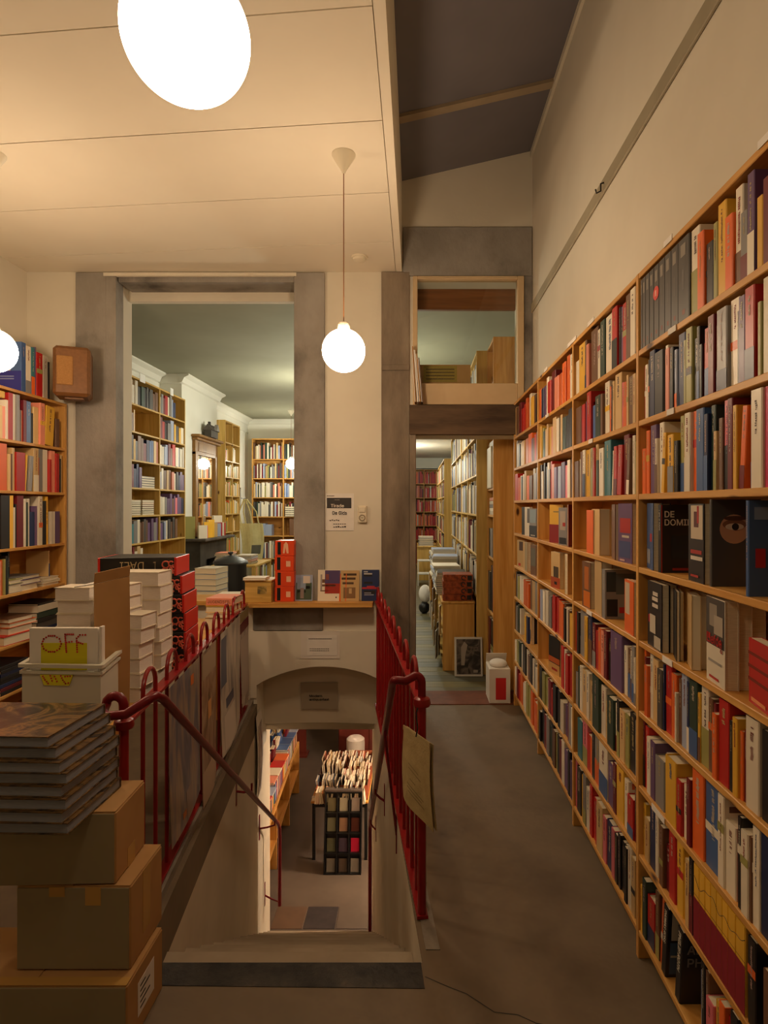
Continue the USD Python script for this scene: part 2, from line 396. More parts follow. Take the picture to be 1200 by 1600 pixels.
for k in range(1, 13):
    y0, y1, z = 2.06 + 0.275 * (k - 1), 2.06 + 0.275 * k + 0.03, -0.185 * k
    obj('step', M().poly([(WL(y0) + 0.001, y0), (WR(y0) - 0.001, y0), (WR(y1) - 0.001, y1), (WL(y1) + 0.001, y1)], z - 0.05, z), STEP, st)
    obj('riser', M().poly([(WL(y0) + 0.001, y0 - 0.005), (WR(y0) - 0.001, y0 - 0.005), (WR(y0) - 0.001, y0), (WL(y0) + 0.001, y0)], z, z + 0.185 - 0.002), STEP, st)
so = thing('soffit', kind='structure')
def soffit():
    m = M(); n = 12
    for i in range(n):
        t0, t1 = i / n, (i + 1) / n
        p = []
        for t in (t0, t1):
            xa, xb = WL(4.9) + (WR(4.9) - WL(4.9)) * t, WL(5.0) + (WR(5.0) - WL(5.0)) * t
            p.append(((xa, 4.92, 0.24 + 0.05 * math.sin(math.pi * t)), (xb, 5.0, -0.245 + 0.012 * math.sin(math.pi * t))))
        (a0, b0), (a1, b1) = p
        m.hexa([b0, b1, (b1[0], b1[1] + 0.36, b1[2]), (b0[0], b0[1] + 0.36, b0[2]), a0, a1, (a1[0], a1[1] + 0.06, a1[2]), (a0[0], a0[1] + 0.06, a0[2])])
    return m
obj('soffit_panel', soffit(), WELLW, so)
cf = thing('floor', kind='structure')
obj('cellar_slab', bx(-2.6, 1.3, 5.0, 12.0, BZ - 0.1, BZ), CELLARF, cf)
for i in range(3):
    for j in range(1):
        x = -1.17 + 0.305 * i - 0.02
        obj('floor_tile', cbx(x - 0.17, x + 0.125, 5.67, 5.985, BZ, BZ + 0.004, c=0.002), TILE if i == 1 else CELLARF if i else noisy('warm_tile', (92, 72, 58), (104, 82, 66), 6, rough=0.5), cf)
struct('ceiling', bx(-2.6, 1.3, 5.30, 12.0, -0.40, -0.30), WELLW)
struct('wall_cellar_back', bx(-2.6, 1.3, 11.6, 11.7, BZ, -0.4), WELLW)
struct('wall_cellar_side', bx(-2.4, -2.3, 5.66, 11.6, BZ, -0.4), WELLW)
struct('wall_cellar_side', bx(0.9, 1.0, 5.4, 11.6, BZ, -0.4), WELLW)
struct('wall_cellar_front', bx(-2.4, WL(5.6) - 0.13, 5.56, 5.66, BZ, -0.4), WELLW)
struct('wall_cellar_front', bx(WR(5.6) + 0.11, 0.9, 5.5, 5.6, BZ, -0.4), WELLW)

# room behind the end wall
FX0, FX1, FYB, FZ = -3.42, 1.12, 12.35, 3.3
ff = thing('floor', kind='structure')
obj('sub_floor', bx(FX0 - 0.2, FX1 + 0.2, YE2, 16.4, -0.25, -0.02), FLOOR, ff)
y, k = YE2 + 0.02, 0
while y < 9.0:
    w = 0.13 + 0.03 * ((k * 7) % 3)
    obj('floor_plank', cbx(-0.9, FX1 if y > 5.06 else 0.85, y + 0.002, y + w - 0.002, -0.02, 0.0, c=0.002), PLANK[k % 3], ff); y += w; k += 1
obj('far_planking', bx(FX0, FX1, y, 16.3, -0.02, -0.002), PLANK[0], ff)
obj('left_planking', bx(FX0, -0.905, YE2 + 0.02, y, -0.02, -0.002), PLANK[1], ff)
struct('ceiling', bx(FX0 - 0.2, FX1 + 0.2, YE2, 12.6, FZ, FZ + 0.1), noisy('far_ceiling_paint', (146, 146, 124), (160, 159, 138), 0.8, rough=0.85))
struct('ceiling', bx(-0.42, FX1 + 0.2, 10.0, 16.4, 2.74, 2.82), FARWALL)
struct('wall_far_left', bx(FX0 - 0.2, FX0, YE2, FYB + 0.2, 0, FZ), FARWALL)
struct('wall_far_back', bx(FX0 - 0.2, -0.40, FYB, FYB + 0.15, 0, FZ), FARWALL)
struct('wall_far_side', bx(-0.50, -0.40, FYB, 16.3, 0, 2.74), FARWALL)
struct('wall_far_end', bx(-0.5, FX1 + 0.2, 16.2, 16.35, 0, 2.74), FARWALL)
struct('wall_far_right', bx(FX1, FX1 + 0.2, YE2, 16.4, 0, FZ), FARWALL)
struct('trim_4', bx(-0.4, FX1, 15.2, 15.3, 2.48, 2.74), FARWALL)
cb = thing('chimney_breast', kind='structure')
obj('breast', bx(FX0, -3.13, 8.12, 9.55, 0, FZ), FARWALL, cb)
def cornice(x, y0, y1):
    return M().ext(Polygon([(x, FZ), (x + 0.12, FZ), (x + 0.12, FZ - 0.02), (x + 0.06, FZ - 0.05), (x + 0.03, FZ - 0.11), (x, FZ - 0.12)]), y0, y1, 'xz')
obj('cornice', cornice(-3.13, 8.05, 9.62), FARWALL, cb)
obj('cornice', M().box(FX0, -3.131, 8.06, 8.119, FZ - 0.12, FZ), FARWALL, cb)
struct('trim_5', cornice(FX0, YE2, 8.05), FARWALL)
struct('trim_6', cornice(FX0, 9.62, FYB), FARWALL)
struct('trim_7', bx(FX0, -0.5, FYB - 0.07, FYB, FZ - 0.1, FZ), FARWALL)
struct('trim_8', bx(FX0, FX0 + 0.02, YE2, FYB, FZ - 0.28, FZ - 0.265), FARWALL)

# ------------------------------------------------------------------ lamps
def globe(name, label, c, r, ztop, m, group=None, canopy=True):
    t = thing(name, label, 'pendant lamp', frame(c), group=group)
    obj('globe', M().ball((0, 0, 0), r, 4), m, t, smooth=True)
    obj('globe_collar', M().lathe([(0.0, r + 0.035), (0.022, r + 0.035), (0.03, r + 0.02), (0.034, r - 0.012), (0.0, r - 0.012)], (0, 0, 0)), PLASTIC_W, t, smooth=40)
    obj('cord', M().tube([(0, 0, r + 0.03), (0, 0, ztop - c[2])], 0.0028, 6), plain('brown_cord', (150, 96, 56), 0.5), t, smooth=True)
    if canopy:
        obj('canopy', M().lathe([(0.0, -0.10), (0.008, -0.10), (0.012, -0.088), (0.062, -0.006), (0.062, 0.0), (0.0, 0.0)], (0, 0, ztop - c[2])), PLASTIC_W, t, smooth=40)
    return t
GZ = EYE + 0.81
globe('globe_lamp', 'large glowing white globe lamp at the top of the photo, closest to the viewer', (-0.415, 1.10, EYE + 0.85), 0.112, CZ, NEAR_GLOBE)
globe('globe_lamp', 'round white globe lamp hanging on a cord in front of the white wall', at(537, 548, 3.16), 0.112, CZ, FRONT_GLOBE)
globe('globe_lamp', 'glowing globe lamp cut off by the left edge, before the left bookcase', at(-11, 548, 3.16), 0.112, CZ, FRONT_GLOBE)
globe('globe_lamp', 'small distant globe lamp hanging before the back bookcase of the far room', at(455, 725, 11.2), 0.1, FZ, FAR_GLOBE)
globe('globe_lamp', 'globe lamp in the far room hidden behind the stone pilaster', (-1.53, 8.3, 2.62), 0.11, FZ, FAR_GLOBE)
globe('globe_lamp', 'globe lamp in the far room hidden beside the doorway pillar', (-0.42, 6.9, 2.5), 0.11, FZ, FAR_GLOBE)
globe('globe_lamp', 'globe lamp deep in the far room behind the pillar', (-0.30, 12.0, 2.3), 0.1, 2.74, FAR_GLOBE)
globe('globe_lamp', 'cellar globe lamp out of sight behind the right stair wall', (0.55, 6.45, -0.72), 0.09, -0.4, CELLAR_GLOBE)
globe('globe_lamp', 'cellar globe lamp out of sight above the book table', (-0.9, 9.0, -0.66), 0.09, -0.4, CELLAR_DIM)
sd = thing('smoke_detector', 'flat white round smoke detector on the ceiling near the end wall', 'smoke detector', frame((-0.415, 4.46, CZ)))
obj('detector_base', M().lathe([(0.0, -0.012), (0.06, -0.012), (0.062, 0.0)], (0, 0, 0)), PLASTIC_W, sd, smooth=40)
obj('detector_cap', M().lathe([(0.0, -0.034), (0.03, -0.034), (0.046, -0.026), (0.05, -0.012), (0.0, -0.012)], (0, 0, 0)), PLASTIC_W, sd, smooth=40)

# ------------------------------------------------------------------ books: records first, built at the end of the script
PAL = {'w': ((230, 219, 198), 'cream'), 'k': ((34, 31, 33), 'black'), 'g': ((134, 131, 130), 'grey'), 'G': ((44, 64, 54), 'dark green'), 'b': ((66, 98, 152), 'blue'),
       'B': ((30, 44, 86), 'navy'), 'l': ((160, 172, 200), 'pale blue'), 'o': ((228, 104, 40), 'orange'), 'r': ((190, 38, 34), 'red'), 'R': ((112, 26, 36), 'maroon'),
       'y': ((228, 176, 56), 'yellow'), 'e': ((158, 154, 88), 'olive'), 'c': ((208, 174, 120), 'tan'), 'n': ((112, 78, 56), 'brown'), 'p': ((218, 112, 124), 'pink'),
       'P': ((102, 76, 116), 'purple'), 's': ((226, 140, 114), 'salmon'), 't': ((62, 124, 134), 'teal'), 'K': ((74, 70, 68), 'charcoal'), 'm': ((206, 40, 92), 'magenta')}


def cm(c):
    if len(c) == 1:
        return plain('book_' + PAL[c][1].replace(' ', '_'), PAL[c][0], 0.38, 0.5, vary=0.12)
    rgb = tuple(int(c[i:i + 2], 16) for i in (1, 3, 5))
    return plain('ink_' + c[1:], rgb, 0.5, 0.4)


BOOKS = []


class Case:   # local frame: x into the shelf from its front face, y along it, z up
    def __init__(s, name, label, o, rot, ys, levels, depth, mats, group=None, first=None, back=True, feet=True):
        s.m = frame(o, math.radians(rot)); s.levels, s.ys, s.depth, s.t = levels, ys, depth, 0.02
        s.thing = thing(name, label, 'bookcase', s.m, group=group)
        my, mz = mats
        if len(levels) > 1:
            for y in ys:
                obj('upright', cbx(0, depth, y - 0.011, y + 0.011, 0.0, levels[0], c=0.002), mz, s.thing)
        for k, z in enumerate(levels):
            for y0, y1 in zip(ys, ys[1:]):
                obj('shelf', cbx(0.001, depth - 0.004, y0 + 0.0112, y1 - 0.0112, z - s.t, z - 0.0002, c=0.002), my, s.thing)
        if back:
            obj('back_panel', bx(depth - 0.004, depth, min(ys), max(ys), levels[-1] - 0.02, levels[0]), my, s.thing)

    def clear(s, i):
        return s.levels[i] - s.t - s.levels[i + 1]

    def put(s, i, y0, y1, c, h=None, lean=0.0, d=None, inset=None, phrase=None, **k):
        cl = s.clear(i)
        h = cl * rng.uniform(0.74, 0.93) if h is None else cl * h
        d = min(s.depth - 0.03, rng.uniform(0.118, 0.136)) if d is None else d
        ins = rng.uniform(0.004, 0.018) if inset is None else inset
        a = math.radians(lean); t = max(0.004, y1 - y0 - 0.0008)
        off = h * math.sin(a) if a > 0 else 0.0          # a positive lean tips the top towards lower local y
        loc = frame((ins, y0 + off, s.levels[i + 1]), X=(1, 0, 0), Y=(0, math.cos(a), math.sin(a)), Z=(0, -math.sin(a), math.cos(a)))
        if a < 0:
            loc[:3, 3] = (ins, y0, s.levels[i + 1] + t * math.sin(-a) + 0.0002)
        BOOKS.append(dict(m=s.m @ loc, h=h, t=t, d=d, c=c, row=phrase, **k))
        return BOOKS[-1]

    def face_out(s, i, yfar, n, t, w, h, c, art=(), text=(), x0=0.006, phi=8.0, phrase=None, cs=None, **k):
        # a pile of copies with the cover towards the aisle; fore-edges towards the viewer (right bookcase only)
        for q in range(n):
            a = math.radians(-90 - phi); p = math.radians(phi)
            o = np.array([x0 + w * math.sin(p) + q * (t + 0.001) * math.cos(p), yfar + q * (t + 0.001) * math.sin(p), s.levels[i + 1]])
            BOOKS.append(dict(m=s.m @ frame(o, a), h=h - 0.002 * q, t=t, d=w, c=(cs or c)[min(q, len(cs or c) - 1)], row=phrase, art=art if q == 0 else (), text=text if q == 0 else (), faceout=True, **k))


TOK = re.compile(r'([A-Za-z.])(\d+(?:\.\d)?)([\^_]?)([/\\]?)')


def row_px(case, i, px0, spec, tol, phrase, X=0.765, sgn=1):
    """spec: colour letters with the pixel column where each spine ends in the photograph."""
    a = px0
    for c, e, hh, ln in TOK.findall(spec):
        e = float(e); Y0, Y1 = tol(a), tol(e); a = e
        if c == '.':
            continue
        y0, y1 = sorted((sgn * Y0, sgn * Y1))
        m_ = (y0 + y1) / 2; ys = sorted(case.ys)
        lo, hi = max([q for q in ys if q <= m_ + 0.012] or [ys[0]]), min([q for q in ys if q > m_ + 0.012] or [ys[-1]])
        y0, y1 = max(y0, lo + 0.0118), min(y1, hi - 0.0118)
        if y1 - y0 < 0.006:
            continue
        lean = {'/': 5.0, '\\': -5.0, '': 0.0}[ln]
        if lean:
            mid = case.clear(i) * 0.85 * math.sin(math.radians(5)); y0, y1 = (y0 - 0.0, max(y0 + 0.012, y1 - mid)) if True else (y0, y1)
        case.put(i, y0, y1, c, h={'^': 0.965, '_': 0.66, '': None}[hh], lean=lean, phrase=phrase)


def row_rand(case, i, y0, y1, spec, phrase=None, lo=0.6, hi=1.5, hspread=(0.70, 0.94), d=None):
    w = [rng.uniform(lo, hi) * (2.0 if c == '.' else 1.0) for c in spec]; k = (y1 - y0) / sum(w); y = y0
    for c, q in zip(spec, w):
        if c != '.':
            case.put(i, y, y + q * k, c, h=rng.uniform(*hspread), phrase=phrase, d=d)
        y += q * k


def shuffle_row(pal, n):
    return ''.join(rng.choice(pal) for _ in range(n))


ORD = ['top', 'second', 'third', 'fourth', 'fifth', 'sixth', 'seventh', 'eighth', 'ninth', 'lowest']
RZ = [2.345, 2.08, 1.84, 1.59, 1.34, 1.09, 0.85, 0.595, 0.36, 0.10]
RYS = [0.37, 1.23, 2.09, 2.95, 3.80, 4.72]
right = Case('bookcase', 'tall pine bookcase covering the whole right wall, packed with books', (0.76, 0, 0), 0, RYS, RZ, 0.145, (PINE_Y, PINE_Z))
yr = lambda px: 0.768 * F / (px - CX)
near = lambda i: ORD[i] + ' shelf of the nearest right bay'
mid = lambda i: ORD[i] + ' shelf of the second right bay'
third = lambda i: ORD[i] + ' shelf of the third right bay'
fourth = lambda i: ORD[i] + ' shelf of the farthest right bay'
for i, (px0, s) in enumerate([
        (1004, ''),
        (1003, 'r1006w1010w1014_k1016.1017B1024^k1037w1041s1047k1052l1056B1066^e1070e1079^k1088k1092k1096_r1100_r1108R1117n1121g1137w1151^k1155P1165r1180^.1184e1190w1203^g1212r1221k1232'),
        (1003, 'o1009_o1014P1023^w1027w1034^y1042/.1043y1052k1058_e1064^c1070w1079^o1088^b1100^B1106G1113^c1118_R1123n1129p1137^R1145^y1151o1165/.1167c1175^w1193^m1204^k1216s1230'),
        (1003, ''), (1003, ''),
        (1002, 'o1005^R1008o1013w1018^c1026K1034B1036r1045^o1053w1056_n1061l1070^B1074G1087^y1091w1103^n1110R1114o1121r1137^k1144y1152o1157R1163w1184^.1186k1199w1210o1220b1232'),
        (1000, 'R1004^r1009w1015P1022g1036_w1041y1058r1066_w1074_R1080o1098^b1122^w1132^w1148r1153k1159w1171n1175w1186^B1204^o1214c1224k1232'),
        (999, 'n1001y1005c1012_B1021^w1026c1030n1036R1043_r1053^w1057y1067^y1072c1078k1084^'),
        (997, 'c1000y1004_G1010r1021_n1027o1034/.1036'),
]):
    if s:
        row_px(right, i, px0, s, yr, near(i))
# top shelf, nearest bay: a matching set of charcoal volumes, then big paperbacks
row_px(right, 0, 1002, 'K1005^K1010^K1016^K1023^K1031^K1040^K1050^K1061^K1078^', yr, near(0))
for b in BOOKS[-9:]:
    b.update(h=0.236, setvol=True); b['m'][0, 3] = 0.765
row_px(right, 0, 1078, 'w1091^o1101k1112_e1118y1131^o1143.1145w1155^g1166_P1177^k1182_y1191_o1194R1216r1232^', yr, near(0))
# displayed books on the fourth and fifth shelves of the nearest bay
def spine_out(case, i, pxa, pxb, c, h, d, art=(), text=(), phrase=None, X=0.768, label=None, inset=0.006, lean=0, **k):
    y0, y1 = sorted((X * F / (pxa - CX), X * F / (pxb - CX)))
    b = case.put(i, y0, y1, c, lean=lean, d=d, inset=inset, phrase=phrase, **k)
    b.update(h=h, art=art, text=text, label=label)
    return b
right.face_out(3, 2.072, 2, 0.029, 0.108, 0.218, 'b', art=[(0.55, 0.85, 0.42, 0.54, '#b0262a'), (0.1, 0.6, 0.08, 0.3, '#8a8f9c')], phrase=near(3), phi=11)
spine_out(right, 3, 1029, 1034, 'k', 0.212, 0.125, [(0.0, 0.03, 0, 1, '#a02a1c'), (0.28, 0.95, 0.035, 0.07, '#9c2a22'), (0.25, 0.8, 0.2, 0.55, '#1c2630')],
          [('DE', 0.06, 0.82, 0.0185, '#d8cfc0'), ('DOMIN', 0.06, 0.70, 0.0185, '#d8cfc0')], near(3), label='black paperback titled DE DOMIN with a red spine, fourth shelf of the nearest right bay')
right.face_out(3, yr(1072) + 0.0, 2, 0.035, 0.11, 0.215, 'k', art=[(0.2, 0.95, 0.55, 0.98, '#c8b8a0'), (0.4, 0.7, 0.7, 0.9, '#5a2a24'), (0.6, 0.72, 0.75, 0.97, '#a8241c'), (0.2, 0.9, 0.36, 0.41, '#a8302a'), (0.2, 0.95, 0.28, 0.33, '#cfc4b4'), (0.2, 0.7, 0.06, 0.09, '#a8302a')], phrase=near(3), phi=4, cs='kc')
eye = spine_out(right, 3, 1109, 1113, 'K', 0.226, 0.128, (), (), near(3), label='dark grey hardback with a round picture of an eye on its cover')
eye['eye'] = True
blue = spine_out(right, 3, 1166, 1171, 'b', 0.222, 0.13, [(0.1, 0.9, 0.8, 0.93, '#7f93b8'), (0.12, 0.3, 0.3, 0.5, '#b0262a'), (0.4, 0.7, 0.35, 0.75, '#31486f'), (0.5, 0.9, 0.1, 0.3, '#8fa4c4')], (), near(3), label='blue streaked paperback with a red seal, right of the eye cover')
row_px(right, 3, 1206, 'c1218k1232', yr, near(3))
right.face_out(4, 2.03, 2, 0.024, 0.135, 0.212, 'k', art=[(0.35, 0.75, 0.62, 0.68, '#cfc4b4'), (0.35, 0.75, 0.72, 0.78, '#cfc4b4'), (0.4, 0.75, 0.8, 0.86, '#cfc4b4'), (0.1, 0.32, 0.36, 0.48, '#b0262a'), (0.2, 0.6, 0.22, 0.5, '#c8bca8'), (0.5, 0.95, 0.02, 0.2, '#bcb09c')], phrase=near(4), phi=3)
right.face_out(4, 1.885, 2, 0.011, 0.095, 0.205, 'c', phrase=near(4), phi=18, x0=0.008, cs='kc')
right.face_out(4, 1.79, 3, 0.025, 0.095, 0.208, 'c', phrase=near(4), phi=17, x0=0.01)
right.face_out(4, 1.505 + 0.122, 3, 0.034, 0.12, 0.222, 'w', art=[(0.02, 0.98, 0.44, 0.99, '#4a4440'), (0.2, 0.6, 0.66, 0.92, '#8f8578'), (0.45, 0.9, 0.58, 0.8, '#a89c8c'), (0.05, 0.25, 0.5, 0.57, '#a8241c'), (0.15, 0.85, 0.24, 0.27, '#9a948c'), (0.2, 0.7, 0.05, 0.08, '#b83a30')],
               text=[('Liefde', 0.08, 0.46, 0.024, '#a82018'), ('&', 0.8, 0.40, 0.016, '#8a3a34')], phrase=near(4), phi=5, cs='www')
right.face_out(4, 1.435, 1, 0.03, 0.12, 0.15, 'r', art=[(0.0, 1.0, 0.75, 0.8, '#7a2a18'), (0.0, 1, 0.55, 0.6, '#7a2a18'), (0.0, 1, 0.35, 0.4, '#7a2a18'), (0.15, 0.8, 0.05, 0.11, '#e09060')], phrase=near(4), phi=8, x0=0.008)
# eighth shelf: ochre and crimson boxed set; bottom shelf: leaning hardbacks
row_px(right, 7, 1085, 'y1094y1103y1112y1121y1130y1139y1151y1166', yr, near(7))
for b in BOOKS[-8:]:
    b.update(h=0.208, ochre=True); b['m'][0, 3] = 0.765
spine_out(right, 7, 1169, 1182, 'k', 0.20, 0.13, (), (), near(7)); row_px(right, 7, 1192, 'n1203w1214o1226', yr, near(7))
spine_out(right, 8, 1038, 1045, 'k', 0.222, 0.13, [(0.1, 0.95, 0.55, 0.97, '#c4bfb4'), (0.4, 0.8, 0.62, 0.85, '#26282c'), (0.08, 0.97, 0.05, 0.52, '#4a6488'), (0.1, 0.9, 0.3, 0.33, '#c8c0b0')], [], near(8), lean=6, label='hardback with a blue and white cover leaning on the lowest right shelf').update(sp=[('THOMAS ROSS', 0.5, 0.013, '#d8d0c0')])
spine_out(right, 8, 1059, 1067, 'k', 0.222, 0.13, (), [('ALL', 0.1, 0.72, 0.026, '#7d7a76'), ('PHI', 0.1, 0.54, 0.026, '#7d7a76')], near(8), lean=6, label='black hardback lettered ALL PHI leaning on the lowest right shelf').update(sp=[('PHILIP ROTH', 0.55, 0.015, '#d8d0c0')])
row_px(right, 8, 1090, 'l1094k1099n1104p1116_y1124o1133r1142k1154w1168b1180c1196', yr, near(8))

for i, s in enumerate([
        'w904_y914n917s921n932^w936G943^w956^r964^k967P970r977n984^k986w994^',
        'n906R908r912P916w918r924^b931_G939n942w949^o953k955c958w960c970^p973o978c981n988c993',
        'n905w908n911w915y921e925r928c932^G936_w943t953^w957/r962r971/R979^n986/w990e994',
        '', '',
        'r901k904g914^y918B924^R929r934o938s944R949k954P972^w977n982w986g991w994',
        'g903_G906w910c916w920c926G936^w943c948_G958w963k967c975e981k990w994',
        'w901t908p915r920o923k927g936^w949^P957R962y973w979r988_n993',
        'b897p901k907y911g916w921r925r929r933c942p947B955p960k964k968k972k976k980w986c992']):
    if s:
        row_px(right, i, 898 if i < 6 else 897 - (i - 5) * 2, s, yr, mid(i))
right.face_out(3, yr(917) - 0.0, 1, 0.012, 0.1, 0.19, 'o', phrase=mid(3), phi=0)
right.face_out(3, yr(923) - 0.0, 2, 0.045, 0.115, 0.195, 'c', phrase=mid(3), phi=0, x0=0.012)
right.face_out(3, yr(946) - 0.0, 2, 0.035, 0.12, 0.215, 'n', phrase=mid(3), phi=12, x0=0.008, cs='nc')
right.face_out(3, yr(966) - 0.0, 2, 0.028, 0.125, 0.218, 'P', art=[(0.15, 0.9, 0.5, 0.75, '#b0302c'), (0.3, 0.8, 0.42, 0.46, '#c8bca8'), (0.1, 0.9, 0.08, 0.36, '#46507e'), (0.15, 0.5, 0.02, 0.05, '#d0a8a0')], phrase=mid(3), phi=-4, x0=0.016, cs='Pr')
right.face_out(4, yr(910) - 0.0, 2, 0.028, 0.11, 0.205, 'n', art=[(0.3, 0.8, 0.4, 0.9, '#b8682c'), (0.2, 0.95, 0.02, 0.36, '#d07020')], phrase=mid(4), phi=-4, x0=0.014, cs='nc')
right.face_out(4, yr(926) - 0.0, 2, 0.045, 0.12, 0.225, 'y', phrase=mid(4), phi=3, x0=0.01, cs='cc')
spine_out(right, 4, 941, 946, 'g', 0.2, 0.128, [(0.05, 0.35, 0.55, 0.95, '#3a4448'), (0.35, 0.95, 0.5, 0.92, '#5b666a'), (0.06, 0.4, 0.05, 0.4, '#20242a'), (0.45, 0.62, 0.12, 0.24, '#b0282a')], (), mid(4))
right.face_out(4, yr(974) - 0.0, 3, 0.014, 0.11, 0.19, 'o', art=[(0.1, 0.6, 0.35, 0.95, '#c8b49c')], phrase=mid(4), phi=3, cs='occ')
for i, s in enumerate(['oBPwrRsoooow', 'yeGccyscwkcGkkw', 'kwkkwgrsPlPpwnk', '', '', 'rlwkwgrrroonkwny', '.....rwrrw', 'keewRrkkBkwPRgw', 'kkRrgGknekRwPkP']):
    if s:
        row_rand(right, i, 2.965, 3.785, s[::-1], third(i))
for i, s in enumerate(['cnRrroowynk', 'gwkwcsoPnrn', 'rowkwconwgk', '', '', 'kgewwwooncgw', 'kgGw.eyB....', 'weGgwkwnkwgw', 'wRrowweeoooo']):
    if s:
        row_rand(right, i, 3.815, 4.705, s[::-1], fourth(i))
def disp(i, Yf, n, t, w, h, c, art, ph, **k):
    p = k.pop('phi', 4); x0 = k.pop('x0', 0.008)
    if p < 30:
        p -= 17; x0 = 0.008 + w * math.sin(math.radians(max(0, -p)))
    right.face_out(i, Yf, n, t, w, h, c, art=art, phrase=ph, phi=p, x0=x0, **k)
disp(3, 3.50, 1, 0.02, 0.16, 0.215, 'y', [(0, 1, 0, 0.48, '#8a1c1c'), (0.3, 0.9, 0.8, 0.83, '#8a7a4a')], third(3), phi=2)
disp(3, 3.28, 2, 0.03, 0.11, 0.2, 'g', [(0.2, 0.8, 0.4, 0.9, '#b0a090'), (0.5, 0.8, 0.5, 0.6, '#a82a20'), (0.1, 0.9, 0.03, 0.2, '#2a2c30')], third(3), phi=6, cs='gw')
disp(3, 3.14, 1, 0.012, 0.12, 0.215, 'R', [], third(3), phi=70, x0=0.01)
disp(4, 3.46, 2, 0.022, 0.13, 0.2, 'c', [(0.3, 0.85, 0.3, 0.6, '#4a3a24'), (0.0, 1, 0.0, 0.3, '#a8481c'), (0.4, 0.7, 0.1, 0.18, '#2a1c18')], third(4), phi=8, cs='cc')
disp(4, 3.22, 1, 0.022, 0.125, 0.21, 'c', [(0.7, 0.8, 0.45, 0.55, '#a8342a')], third(4), phi=60, x0=0.012)
disp(3, 4.42, 1, 0.012, 0.11, 0.2, 'k', [], fourth(3), phi=4)
disp(3, 4.30, 1, 0.02, 0.12, 0.2, 'w', [(0.5, 1, 0.45, 0.95, '#5a5450')], fourth(3), phi=10)
disp(3, 4.12, 2, 0.03, 0.14, 0.19, 'g', [(0, 1, 0, 0.4, '#2a2e36'), (0.2, 0.8, 0.04, 0.08, '#b0a89c'), (0.1, 0.9, 0.5, 0.95, '#8ea0a8')], fourth(3), phi=8, cs='gc')
disp(4, 4.62, 1, 0.02, 0.14, 0.2, 'c', [(0.3, 0.8, 0.62, 0.95, '#4a2c1c'), (0.2, 0.5, 0.04, 0.14, '#c03a20')], fourth(4), phi=4)
disp(4, 4.36, 2, 0.025, 0.12, 0.2, 'c', [(0.4, 1, 0.0, 1, '#a89878')], fourth(4), phi=12, cs='cc')
disp(4, 4.08, 1, 0.02, 0.12, 0.2, 'n', [(0.1, 0.9, 0.3, 0.9, '#6a6658')], fourth(4), phi=10)
disp(6, 4.30, 1, 0.02, 0.13, 0.2, 'c', [(0.2, 0.9, 0.1, 0.5, '#5c6a80'), (0.4, 0.75, 0.18, 0.4, '#b8402c')], fourth(6), phi=6)
disp(6, 3.52, 1, 0.02, 0.14, 0.21, 'k', [(0, 1, 0.3, 0.45, '#b85a28'), (0, 1, 0.0, 0.28, '#c89a5c'), (0.3, 0.8, 0.1, 0.16, '#a8302a')], third(6), phi=4)
for i in range(9):   # the bay beyond the frame, behind the viewer's shoulder
    if i not in (3, 4):
        row_rand(right, i, 0.40, 1.20, shuffle_row('wrokcnByRlPe', 22))
for px, z, w in [(1049, RZ[1], 0.055), (1191, RZ[0] + 0.012, 0.05), (1042, RZ[0] + 0.012, 0.06), (1047, RZ[2], 0.05), (1040, RZ[5], 0.07), (922, RZ[0] + 0.012, 0.09), (890, RZ[0] + 0.012, 0.16), (923, RZ[2], 0.06), (920, RZ[5], 0.08), (855, RZ[1], 0.08), (1023, RZ[7], 0.1), (853, RZ[0] + 0.01, 0.08)]:
    y = yr(px)
    obj('shelf_label', bx(-0.0025, -0.0004, y - w, y, z - 0.019, z - 0.001), PAPER, right.thing, label='white card shelf label')

# left bookcase
LZ = [2.335, 1.99, 1.65, 1.265, 0.96, 0.62, 0.30, 0.08]
left = Case('bookcase', 'pine bookcase against the left wall beside the stone pilaster, partly out of frame', (-2.70, 0, 0), 180, [-4.69, -3.75, -2.8], LZ, 0.30, (PINE_Y, PINE_Z))
yl = lambda px: 2.70 * F / (CX - px)
lrow = lambda i: ['top shelf', 'second shelf', 'third shelf', 'fourth shelf', 'fifth shelf', 'lowest shelf', 'lowest shelf'][i] + ' of the left bookcase'
def lput(i, spec, px0, d=(0.15, 0.19)):
    n0 = len(BOOKS); row_px(left, i, px0, spec, yl, lrow(i), sgn=-1)
    for b in BOOKS[n0:]:
        b['d'] = rng.uniform(*d)
lput(0, 'c6_s12_w16r23^w28^g33^n36_o38_R43b50k56_c64s71.74y88/.89n95_', -30)
lput(1, 'o15^.17c21n23c27r41y45/g54/c62^r64g70^w78^r82s89^r94k97c99', -30)
lput(2, 'R3k17^y23^w27k29R39^w43G46w50B58_P62w68^k75y79^.81w85_w88_P96_', -30)
bk = lambda **k: BOOKS.append(k) or BOOKS[-1]
big = bk(m=frame((-2.72, yl(45), LZ[0]), math.pi), h=0.345, t=0.05, d=0.25, c='b', row='top of the left bookcase', label='big blue hardback standing on top of the left bookcase behind the lamp',
         art=(), art2=[(0.3, 0.9, 0.42, 0.6, '#c8b8b0'), (0.0, 0.97, 0.02, 0.42, '#2c2c84'), (0.2, 0.9, 0.3, 0.32, '#8088b0'), (0.2, 0.9, 0.25, 0.27, '#8088b0')])
for (a, e, c, h) in [(46, 54, 'w', 0.335), (54.5, 60, 't', 0.34), (60.5, 62, 'P', 0.35), (62.5, 72, 'r', 0.32), (72.5, 80, 'w', 0.315), (80.5, 83, 'k', 0.28)]:
    bk(m=frame((-2.725, yl(e), LZ[0]), math.pi), h=h, t=yl(e) - yl(a) - 0.001, d=0.22, c=c, row='top of the left bookcase')


